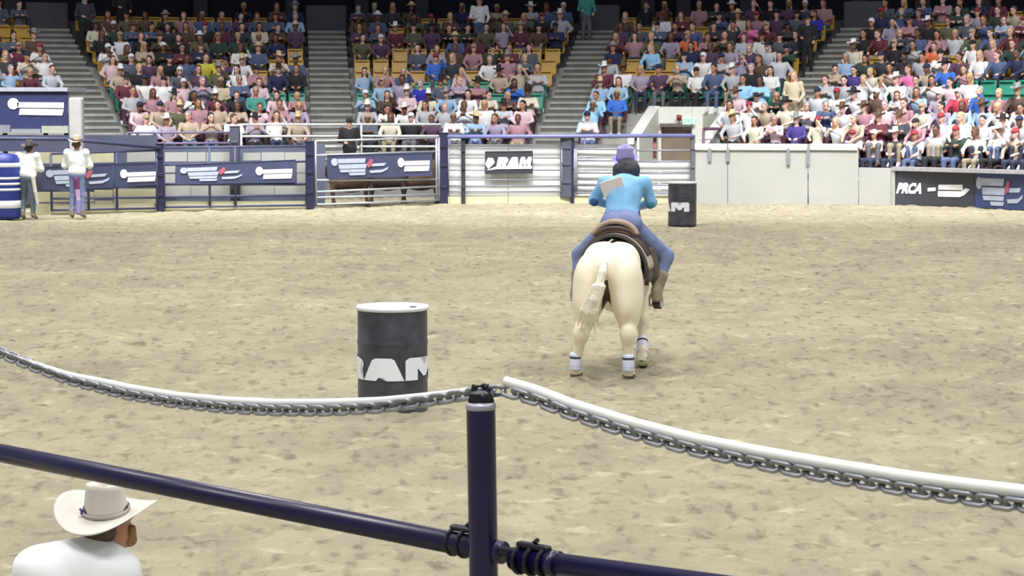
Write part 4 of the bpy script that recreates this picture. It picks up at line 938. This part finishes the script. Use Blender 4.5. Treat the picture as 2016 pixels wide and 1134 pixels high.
hc = V3(*FJ['head']); flesh('hair', hair_prims(hc, FJ['face'], .0)+[cap(hc+V3(-.05, -.06, -.03), hc+V3(-.02, -.07, -.075), .045, .03)], .008, mat('grey_brown_hair', (84, 70, 62), .6, var=.3, scale=40, bump=.4), .02, fm)
flesh('beard', [cap(hc+V3(.045, .045, -.05), hc+V3(.055, .07, -.085), .022, .026), cap(hc+V3(.055, .07, -.085), hc+V3(.07, .05, -.085), .026, .02), cap(hc+V3(.085, .02, -.03), hc+V3(.075, .05, -.08), .018, .025)], .007, mat('ginger_beard', (150, 112, 76), .7, var=.3, scale=60, bump=.5), .02, fm)
felt = mat('cream_felt', (196, 191, 182), .85, var=.04, scale=5, bump=.08, bscale=150)
h_ = hat_mb(.205, .225, .088, .106, .118, curl=.055, n=72, pinch=.032, droop=.02, taper=.80).build('hat', felt, fm, True, tuple(hc+V3(-.012, -.012, .045)))
h_.rotation_euler = (Matrix.Rotation(.17, 3, 'X')@Matrix.Rotation(math.atan2(.95, .35)+PI/2, 3, 'Z')).to_euler()
band_mb(.090, .108, .016, 48).build('hat_band', mat('taupe_band', (168, 160, 150), .8), h_, True)
mb = MB(); mb.bbox((.067, .082, .022), (.024, .008, .024), .003, -.72); mb.build('hat_pin', mat('blue_pin', (52, 60, 128), .4, var=0), h_)
mb = MB(); mb.bbox((.070, .086, .020), (.013, .006, .010), .002, -.72); mb.build('pin_emblem', mat('white_enamel', (230, 230, 240), .3, var=0), h_)
# ------------------------------------------------------------------ cattle behind the bright gate
hide = mat('brown_cattle_hide', (88, 66, 54), .8, var=.35, scale=3); hide2 = mat('dark_cattle_hide', (54, 46, 44), .8, var=.3, scale=3)
for i, (px, off, rz, m_, lab) in enumerate(((690, .75, .05, hide, 'brown steer behind the left half of the bright metal gate'), (762, 1.25, PI-.06, hide2, 'dark steer behind the middle of the bright metal gate'), (828, .8, .0, hide, 'brown steer behind the right end of the bright metal gate'))):
    p = fpt(px, 400, off); o = empty('steer', (p.x, p.y, 0), rz); tag(o, lab, 'steer'); P = [ell((0, 0, .64), (.52, .25, .32)), ell((.38, 0, .82), (.24, .2, .26)), ell((-.42, 0, .82), (.2, .2, .22)), cap((.5, 0, .88), (.74, 0, .96), .14, .10), cap((.74, 0, .98), (.95, 0, .82), .10, .065)]
    for sx in (-1, 1):
        for q in (-1, 1): P += [cap((sx*.38, q*.12, .66), (sx*.40-.03, q*.12, .36), .09, .048), cap((sx*.40-.03, q*.12, .36), (sx*.40, q*.12, .06), .042, .036), cap((sx*.40, q*.12, .05), (sx*.40+.03, q*.12, .03), .04, .045)]
        P.append(cap((.72, sx*.09, 1.0), (.68, sx*.2, .98), .03, .02))
    flesh('body', P, .022, m_, .06, o)
    mb = MB()
    for q in (-1, 1): mb.tube([(.76, q*.05, 1.05), (.77, q*.16, 1.07), (.80, q*.22, 1.15)], [.028, .02, .006], 8)
    mb.build('horns', mat('horn', (190, 180, 160), .5), o, smooth=True)
    mb = MB(); mb.tube([(-.6, 0, .95), (-.68, 0, .8), (-.66, 0, .45)], [.03, .018, .03], 8); mb.build('tail', m_, o, smooth=True)
# ------------------------------------------------------------------ the crowd
def sit(lean=0.0, side=0.0, arms='lap', w=1.0, turn=0.0, tall=0.0):
    a = lean; ch = (side*.25, -math.sin(a)*.33, .52+.36*math.cos(a)); c = V3(*ch)
    J = dict(pelvis=(0, 0, .53), chest=ch, head=(side*.5, -math.sin(a)*.58-.02, .55+.66*math.cos(a)+tall), face=(math.sin(turn), -math.cos(turn), -.08),
             shL=tuple(c+V3(.185, 0, .10)), shR=tuple(c+V3(-.185, 0, .10)), hipL=(.09, -.02, .5), hipR=(-.09, -.02, .5), knL=(.12, -.42, .53), knR=(-.12, -.42, .53),
             anL=(.11, -.42, .11), anR=(-.11, -.42, .11), toeL=(.12, -.56, .05), toeR=(-.12, -.56, .05))
    e = {'lap': ((.25, -.05, -.20), (.09, -.26, -.30)), 'fold': ((.24, -.10, -.18), (-.06, -.20, -.14)), 'knee': ((.26, -.16, -.20), (.14, -.38, -.33)), 'up': ((.27, -.14, -.05), (.14, -.24, .16)), 'clap': ((.25, -.14, -.14), (.03, -.32, -.04)), 'wide': ((.34, .02, -.18), (.30, -.20, -.28))}
    for s, q in (('L', 1), ('R', -1)):
        m_ = arms if not isinstance(arms, tuple) else arms[0 if q == 1 else 1]; E, W = e[m_]
        J['el'+s] = tuple(c+V3(E[0]*q, E[1], E[2]+.10)); J['wr'+s] = tuple(c+V3(W[0]*q, W[1], W[2]+.12))
    J['w'] = w; return J
def standing():
    J = dict(pelvis=(0, 0, .93), chest=(0, 0, 1.28), head=(0, -.02, 1.58), face=(0, -1, -.1), shL=(.19, 0, 1.40), shR=(-.19, 0, 1.40), elL=(.26, .02, 1.12), elR=(-.26, .02, 1.12), wrL=(.22, -.16, .98), wrR=(-.10, -.22, 1.08),
             hipL=(.09, 0, .9), hipR=(-.09, 0, .9), knL=(.1, -.02, .5), knR=(-.1, -.02, .5), anL=(.11, .02, .10), anR=(-.11, .02, .10), toeL=(.12, -.12, .04), toeR=(-.12, -.12, .04)); J['w'] = 1.0; return J
POSES = [sit(.05, 0, 'lap'), sit(.22, .06, 'knee', 1.05), sit(.02, -.05, 'fold', 1.12), sit(.30, 0, 'clap', .95, .3), sit(.0, .04, ('up', 'lap'), .95), sit(.12, -.06, ('lap', 'knee'), 1.0, -.4), sit(.08, .0, 'wide', 1.18), sit(.18, .03, 'fold', .88, .5, -.04), sit(.38, -.03, 'knee', 1.0, -.25), standing()]
def pmesh(J, h):
    J = dict(J); w = J.pop('w'); P = fig_prims(J, w, 0, 'sptk', hands=False)
    for s in 'LR': P.append(cap(J['wr'+s], V3(*J['wr'+s])+(V3(*J['wr'+s])-V3(*J['el'+s]))*.28, .036, .028, 3))
    return [surf(P, h, .03)]+eyes(J['head'], J['face'])
PM = []
for i, J in enumerate(POSES):
    me = sj_mesh('person_body', pmesh(J, .026), [skin_m]*5); PM.append(me)
def hmesh(name, prims, h): return sj_mesh(name, [surf(prims, h, .02)], [hair_dk])
HAIRS = {'short hair': hmesh('hair', hair_prims((0, 0, 0), (0, -1, 0)), .02), 'long hair': hmesh('hair', hair_prims((0, 0, 0), (0, -1, 0), .16), .02)}
CAPM = hmesh('hat', [ell((0, .005, .045), (.088, .102, .088)), ell((0, -.11, .045), (.065, .07, .012))], .017)
hm_ = hat_mb(n=22, a=.17, b=.20, ch=.12, curl=.05); HATM = hm_.mesh('hat', True); HATM.materials.append(hair_dk)
def cloth(nm, c): return (nm, mat('cloth_'+nm.replace(' ', '_'), c, .85, var=.10, scale=10))
LIGHT = [cloth(*a) for a in (('white', (226, 226, 228)), ('pale pink', (214, 186, 194)), ('pale grey', (172, 174, 180)), ('cream', (208, 202, 184)), ('light blue', (150, 178, 206)), ('lilac grey', (160, 150, 172)), ('silver', (190, 194, 202)), ('dusty rose', (168, 128, 138)), ('beige', (178, 162, 144)))]
DARK = [cloth(*a) for a in (('black', (34, 34, 40)), ('charcoal', (58, 60, 68)), ('navy', (38, 44, 78)), ('dark green', (48, 66, 58)), ('brown', (88, 70, 60)), ('denim blue', (78, 94, 130)), ('slate', (84, 92, 104)), ('maroon', (98, 46, 62)), ('plum', (84, 62, 88)), ('olive', (92, 92, 72)))]
VIV = {k: cloth(k, c) for k, c in dict(yellow=(196, 190, 60), royal=(46, 50, 170), blue=(60, 110, 200), pink=(226, 120, 176), orange=(206, 110, 70), red=(190, 66, 90), sky=(150, 200, 232), purple=(72, 60, 130), white=(240, 240, 242), teal=(70, 150, 140), tan=(200, 188, 160)).items()}
VIV['royal'] = ('royal blue', VIV['royal'][1]); VIV['sky'] = ('sky blue', VIV['sky'][1]); VIV['white'] = ('bright white', VIV['white'][1])
PANTS = [mat('cloth_jeans', (84, 98, 134), .85), mat('cloth_dark_jeans', (48, 54, 78), .85), mat('cloth_black', (34, 34, 40), .85), mat('cloth_khaki', (150, 138, 118), .85), mat('cloth_grey_wool', (100, 102, 108), .85)]
SKIN = [skin_m, skin_t, skin_d, mat('skin_rosy', (222, 178, 168), .55, var=.06)]; SHOE = [mat('shoe_brown', (70, 54, 44), .6), mat('shoe_white', (200, 200, 204), .6)]
HAIRC = [('black hair', hair_dk), ('brown hair', hair_br), ('blond hair', mat('blond_hair', (186, 160, 118), .6, var=.2)), ('grey hair', mat('grey_hair', (150, 150, 152), .6, var=.2))]
HATC = [('white hat', mat('hat_white', (228, 226, 222), .8)), ('straw hat', mat('hat_straw', (206, 186, 146), .8)), ('black hat', mat('hat_black', (36, 36, 40), .8)), ('brown hat', mat('hat_brown', (96, 74, 58), .8)), ('grey hat', mat('hat_grey', (140, 140, 142), .8))]
CAPC = [('navy cap', mat('cap_navy', (36, 42, 74), .8)), ('white cap', mat('cap_white', (220, 220, 222), .8)), ('red cap', mat('cap_red', (150, 50, 60), .8)), ('black cap', mat('cap_black', (34, 34, 38), .8)), ('tan cap', mat('cap_tan', (170, 150, 122), .8))]
# seats
def seat_mb():
    m = MB(); m.bbox((0, .0, .43), (.45, .42, .05), .02); M_ = Matrix.Rotation(-.18, 3, 'X')
    m.bbox((0, .235, .66), (.45, .05, .42), .022, M=M_); m.bbox((0, .20, .84), (.38, .05, .05), .015, M=M_)
    return m
def seat_parts():
    m = MB(); m.bbox((0, .08, .205), (.07, .28, .41), .015); return m
SC = {'teal': mat('seat_teal', (58, 144, 124), .4, var=.08), 'golden yellow': mat('seat_yellow', (190, 150, 58), .4, var=.08), 'maroon': mat('seat_maroon', (104, 62, 82), .5, var=.08)}
SMESH = {}; 
for k_, m_ in SC.items():
    me = MB.mesh(seat_mb(), 'seat'); me.materials.append(m_); SMESH[k_] = me
LEGME = seat_parts().mesh('pedestal'); LEGME.materials.append(mat('seat_frame_grey', (70, 72, 78), .5))
def seat_col(k): return 'maroon' if k < 2 else ('teal' if k < 4 else 'golden yellow')
EMPTY = [(697, 108, 822, 146), (780, 88, 862, 112), (798, 147, 872, 168), (925, 130, 955, 170), (1060, 108, 1125, 170), (975, 84, 1125, 110), (945, 168, 1085, 196), (412, 104, 470, 126), (538, 104, 606, 131), (530, 168, 606, 206), (208, 168, 236, 192),
         (1275, 80, 1315, 98), (1235, 118, 1345, 146), (1925, 158, 2020, 216), (1380, 188, 1420, 208), (850, 88, 880, 104)]
KEEP = [(1100, 40), (1110, 60)]
VIVID = [(393, 142, 'yellow'), (830, 178, 'royal'), (858, 134, 'blue'), (1212, 214, 'blue'), (1190, 232, 'sky'), (1800, 158, 'pink'), (1352, 95, 'orange'), (1440, 182, 'sky'), (1475, 188, 'sky'), (1882, 206, 'red'), (1870, 155, 'blue'), (1828, 108, 'orange'), (1526, 160, 'white'), (1483, 76, 'pink'),
         (1605, 56, 'royal'), (1690, 160, 'purple'), (1660, 215, 'white'), (1640, 262, 'white'), (1770, 180, 'white'), (1848, 190, 'white'), (1925, 190, 'white'), (1955, 232, 'white'), (1300, 108, 'sky'), (1910, 210, 'blue'), (1570, 262, 'purple'), (205, 128, 'white'), (372, 200, 'white'), (480, 138, 'white'), (1030, 195, 'blue'), (520, 215, 'teal'), (1580, 220, 'tan'), (1470, 240, 'white'), (930, 230, 'white'), (1985, 252, 'white'), (1790, 300, 'white'), (1160, 232, 'sky'), (290, 180, 'white'), (450, 190, 'tan'), (1385, 180, 'white')]
HATPX = [(1970, 290, 'white hat'), (601, 232, 'straw hat'), (925, 253, 'straw hat'), (1430, 122, 'white hat'), (1190, 137, 'white hat'), (770, 40, 'white hat'), (1052, 20, 'white hat'), (1093, 20, 'white hat'), (1780, 280, 'white hat'), (790, 180, 'white hat')]
ORD = 'first second third fourth fifth sixth seventh eighth ninth tenth eleventh twelfth thirteenth fourteenth fifteenth sixteenth seventeenth eighteenth nineteenth twentieth twenty-first twenty-second twenty-third twenty-fourth twenty-fifth twenty-sixth twenty-seventh twenty-eighth'.split()
def ordn(i): return ORD[i] if i < 28 else 'far end'
NM = ['leftmost stairs', 'second stairs', 'third stairs', 'rightmost stairs']
places = []
for k in range(-2, 10):
    r = R0+TR*k+(1.06 if k == -2 else .50); z = Z0+RI*k; pitch = .535/r
    bounds = [(PH0, AISLES[0]-AW/r-.012, 'left of the leftmost stairs'), (AISLES[0]+AW/r+.012, AISLES[1]-AW/r-.012, 'right of the leftmost stairs'), (AISLES[1]+AW/r+.012, AISLES[2]-AW/r-.012, 'right of the second stairs'),
              (AISLES[2]+AW/r+.012, AISLES[3]-AW/r-.012, 'right of the third stairs'), (AISLES[3]+AW/r+.012, PH1, 'right of the rightmost stairs')]
    bounds = [(a_+(.0 if i_ == 0 else -.008), b_+(.008 if i_ < 4 else 0), n_) for i_, (a_, b_, n_) in enumerate(bounds)]
    if k < 2: bounds[3] = (bounds[3][0], AISLES[3]+.03, bounds[3][2]); bounds[4] = (AISLES[3]+.03, PH1, bounds[4][2])
    for si, (a, b, nm) in enumerate(bounds):
        n = int(round((b-a)/pitch)); idxs = range(n)
        if 0 < si < 4: pitch = (b-a)/n
        for i in idxs:
            ph = (a+pitch*(i+.5)) if si > 0 else (b-pitch*(i+.5))
            p = pol(ph, r, z); px, py = proj(p+Vector((0, 0, .75))); hx, hy = proj(p+Vector((0, 0, 1.2)))
            if px < -25 or px > 2045: continue
            if k == -2 and ph < VOM1+.12 + .0: continue
            if k == -2 and px < 1655: continue
            if k == -1 and VOM1 < ph and px < 1400: continue
            if k < 3 and VOM0-.035 < ph < VOM1+.02: continue
            if k == -1 and px < 200: continue
            if px < 150 and py > 178: continue
            if hy < -25: continue
            places.append(dict(k=k, si=si, i=i, ph=ph, p=p, px=px, py=py, cx=proj(p+Vector((0, 0, .85))), nm=nm))
for P_ in places:
    k, px, py = P_['k'], P_['px'], P_['py']; e = False
    for x0, y0, x1, y1 in EMPTY:
        if x0 <= px <= x1 and y0 <= proj(P_['p']+Vector((0, 0, .78)))[1] <= y1: e = True
    if not e and k >= 2:
        pr = .04 if k < 8 else .16
        if P_['si'] == 1 and k >= 9: pr = .75
        if P_['si'] == 0 and k >= 8: pr = .5
        e = random.random() < pr
    P_['empty'] = e; P_['viv'] = None; P_['hatq'] = None
for x, y, c in VIVID:
    best = min((q for q in places if q['viv'] is None), key=lambda q: (q['cx'][0]-x)**2+1.6*(q['cx'][1]-y)**2); best['viv'] = c; best['empty'] = False
for x, y, c in HATPX:
    best = min(places, key=lambda q: (q['px']-x)**2+(proj(q['p']+Vector((0, 0, 1.28)))[1]-y)**2*1.6); best['hatq'] = c; best['empty'] = False
occ = [q for q in places if not q['empty']]; emp = [q for q in places if q['empty']]
occ.sort(key=lambda q: (0 if (q['viv'] or q['hatq']) else 1, q['p'].y*1.0))
N_IND = 287
rest_geo = []; rest_mats = []
def look(q):
    k = q['k']; lw = .76-.05*max(0, k)-(.22 if k > 5 else 0)  # clothes grow darker higher up to imitate the dim light there
    top = VIV[q['viv']] if q['viv'] else (random.choice(LIGHT) if random.random() < lw else random.choice(DARK))
    sk = random.choice([SKIN[0], SKIN[0], SKIN[3], SKIN[1], SKIN[1], SKIN[2]]); pose = random.choice([0, 0, 1, 2, 3, 4, 5, 5, 6, 7, 8, 1])
    u = random.random()
    if q['hatq']: hd = ('hat', next(h for h in HATC if h[0] == q['hatq']))
    elif u < .20: hd = ('hat', random.choice(HATC))
    elif u < .42: hd = ('cap', random.choice(CAPC))
    elif u < .70: hd = ('long', random.choice(HAIRC[:3]))
    else: hd = ('short', random.choice(HAIRC))
    return top, sk, pose, hd, random.choice(PANTS), random.choice(SHOE)
def headgear(o, pose, hd):
    hp = V3(*POSES[pose]['head'])
    nm = 'hair' if hd[0] in ('long', 'short') else 'hat'
    me = {'hat': HATM, 'cap': CAPM, 'long': HAIRS['long hair'], 'short': HAIRS['short hair']}[hd[0]]
    if nm == 'hat' and hd[0] == 'hat': hp = hp+V3(0, 0, .062)
    c = link(nm, me, o, tuple(hp)); f = POSES[pose]['face']; c.rotation_euler = (0, 0, math.atan2(f[1], f[0])+PI/2)
    c.material_slots[0].link = 'OBJECT'; c.material_slots[0].material = hd[1][1]
def place_person(pose, loc, rz, top, sk, hd, pants, shoe, label, grp):
    o = link('person', PM[pose]); o.location = loc; o.rotation_euler = (0, 0, rz); s = random.uniform(.95, 1.05); o.scale = (s, s, s)
    for i, m_ in enumerate((top[1], pants, shoe, sk, dark_eye)): o.material_slots[i].link = 'OBJECT'; o.material_slots[i].material = m_
    headgear(o, pose, hd); tag(o, label, 'person', grp); return o
# coarse copies for everyone beyond the nearest three hundred
COARSE = [pmesh(J, .042)[0] for J in POSES]
CH = {}
for kk, pr in (('hat', [ell((0, 0, .10), (.085, .10, .085)), ell((0, 0, .065), (.17, .19, .016))]), ('cap', [ell((0, .005, .045), (.088, .102, .088)), ell((0, -.11, .045), (.065, .07, .018))]), ('long', hair_prims((0, 0, 0), (0, -1, 0), .16)), ('short', hair_prims((0, 0, 0), (0, -1, 0)))): CH[kk] = surf(pr, .034, .02)
MI = {}
def mi(m_):
    if m_.name not in MI: MI[m_.name] = len(rest_mats); rest_mats.append(m_)
    return MI[m_.name]
for n_, q in enumerate(occ):
    top, sk, pose, hd, pants, shoe = look(q)
    rz = -q['ph']+random.uniform(-.15, .15); loc = q['p']+Vector((0, 0, 0)); loc = loc+Vector((math.sin(q['ph']), math.cos(q['ph']), 0))*.02
    if n_ < N_IND:
        row = ORD[q['k']+(2 if q['si'] > 3 else 1)]+' row'
        lab = 'person in %s, %s, %s, %s seat %s' % (top[0], hd[1][0], row, ordn(q['i']), q['nm'])
        place_person(pose, loc, rz, top, sk, hd, pants, shoe, lab, 'seated spectators in the grandstand')
    else:
        V, Fq, ti = COARSE[pose]; cols = np.array([mi(top[1]), mi(pants), mi(shoe), mi(sk), mi(dark_eye)]); ca, sa = math.cos(rz), math.sin(rz)
        R_ = np.array([[ca, -sa, 0], [sa, ca, 0], [0, 0, 1]]); rest_geo.append((V@R_.T+np.array(loc), Fq, cols[ti]))
        hp = V3(*POSES[pose]['head']); V, Fq, ti = CH[hd[0]]; rest_geo.append(((V+hp)@R_.T+np.array(loc), Fq, np.full(len(Fq), mi(hd[1][1]))))
if rest_geo:
    o = link('crowd', sj_mesh('crowd', rest_geo, rest_mats)); tag(o, 'dim spectators filling the upper rows of the grandstand', 'crowd', kind='stuff')
# seats: every empty one by itself, those under people together
emp.sort(key=lambda q: q['p'].y)
under = [(q, seat_col(q['k'])) for q in occ]
for q in emp:
    col = seat_col(q['k']); o = link('stadium_seat', SMESH[col]); o.location = q['p']; o.rotation_euler = (0, 0, -q['ph'])
    tag(o, 'empty %s seat, %s row, %s place %s' % (col, ORD[q['k']+(2 if q['si'] > 3 else 1)], ordn(q['i']), q['nm']), 'seat', 'empty stadium seats')
    link('pedestal', LEGME, o)
sg = []; base = seat_mb(); SVv = np.array(base.v)
m_idx = {k_: i for i, k_ in enumerate(SC)}
allm = MB()
for q, col in under:
    R_ = Matrix.Rotation(-q['ph'], 3, 'Z'); allm.add([R_@Vector(v)+q['p'] for v in base.v], base.f, m_idx[col])
tag(allm.build('occupied_seats', list(SC.values())), 'seats under the seated spectators', 'seats', kind='stuff')
# people on their feet
ST = [(944, 8, VIV['white'], HATC[3], 'hat', PANTS[0], 'standing person in white top and jeans high behind the yellow seats'), (688, -1.6, DARK[0], CAPC[3], 'cap', PANTS[2], 'person in black standing at the foot of the second stairs'),
      (1562, 1, VIV['tan'], HAIRC[2], 'long', PANTS[3], 'person in tan standing left of the rightmost stairs'), (1590, 6, DARK[0], HATC[2], 'hat', PANTS[2], 'person in black standing on the edge of the rightmost stairs'),
      (168, 8, DARK[1], HATC[4], 'hat', PANTS[2], 'person with grey hat standing at the top of the leftmost stairs'), (1155, 9, VIV['teal'], HAIRC[0], 'short', PANTS[4], 'person standing by the lit doorway'), (240, 9, DARK[0], HATC[4], 'hat', PANTS[2], 'person in black and pale hat standing high in the stands')]
for px, k, top, hd, ht, pants, lab in ST:
    r = R0+TR*k+.12; z = Z0+RI*math.floor(k) if k >= 0 else 0; 
    if k < 0: r = R0-2.1; z = .35
    ph = phi_at(px, r, z+1); p = pol(ph, r, z)
    place_person(9, p, -ph, top, SKIN[0], (ht, hd), pants, SHOE[0], lab, 'people on their feet in the stands')
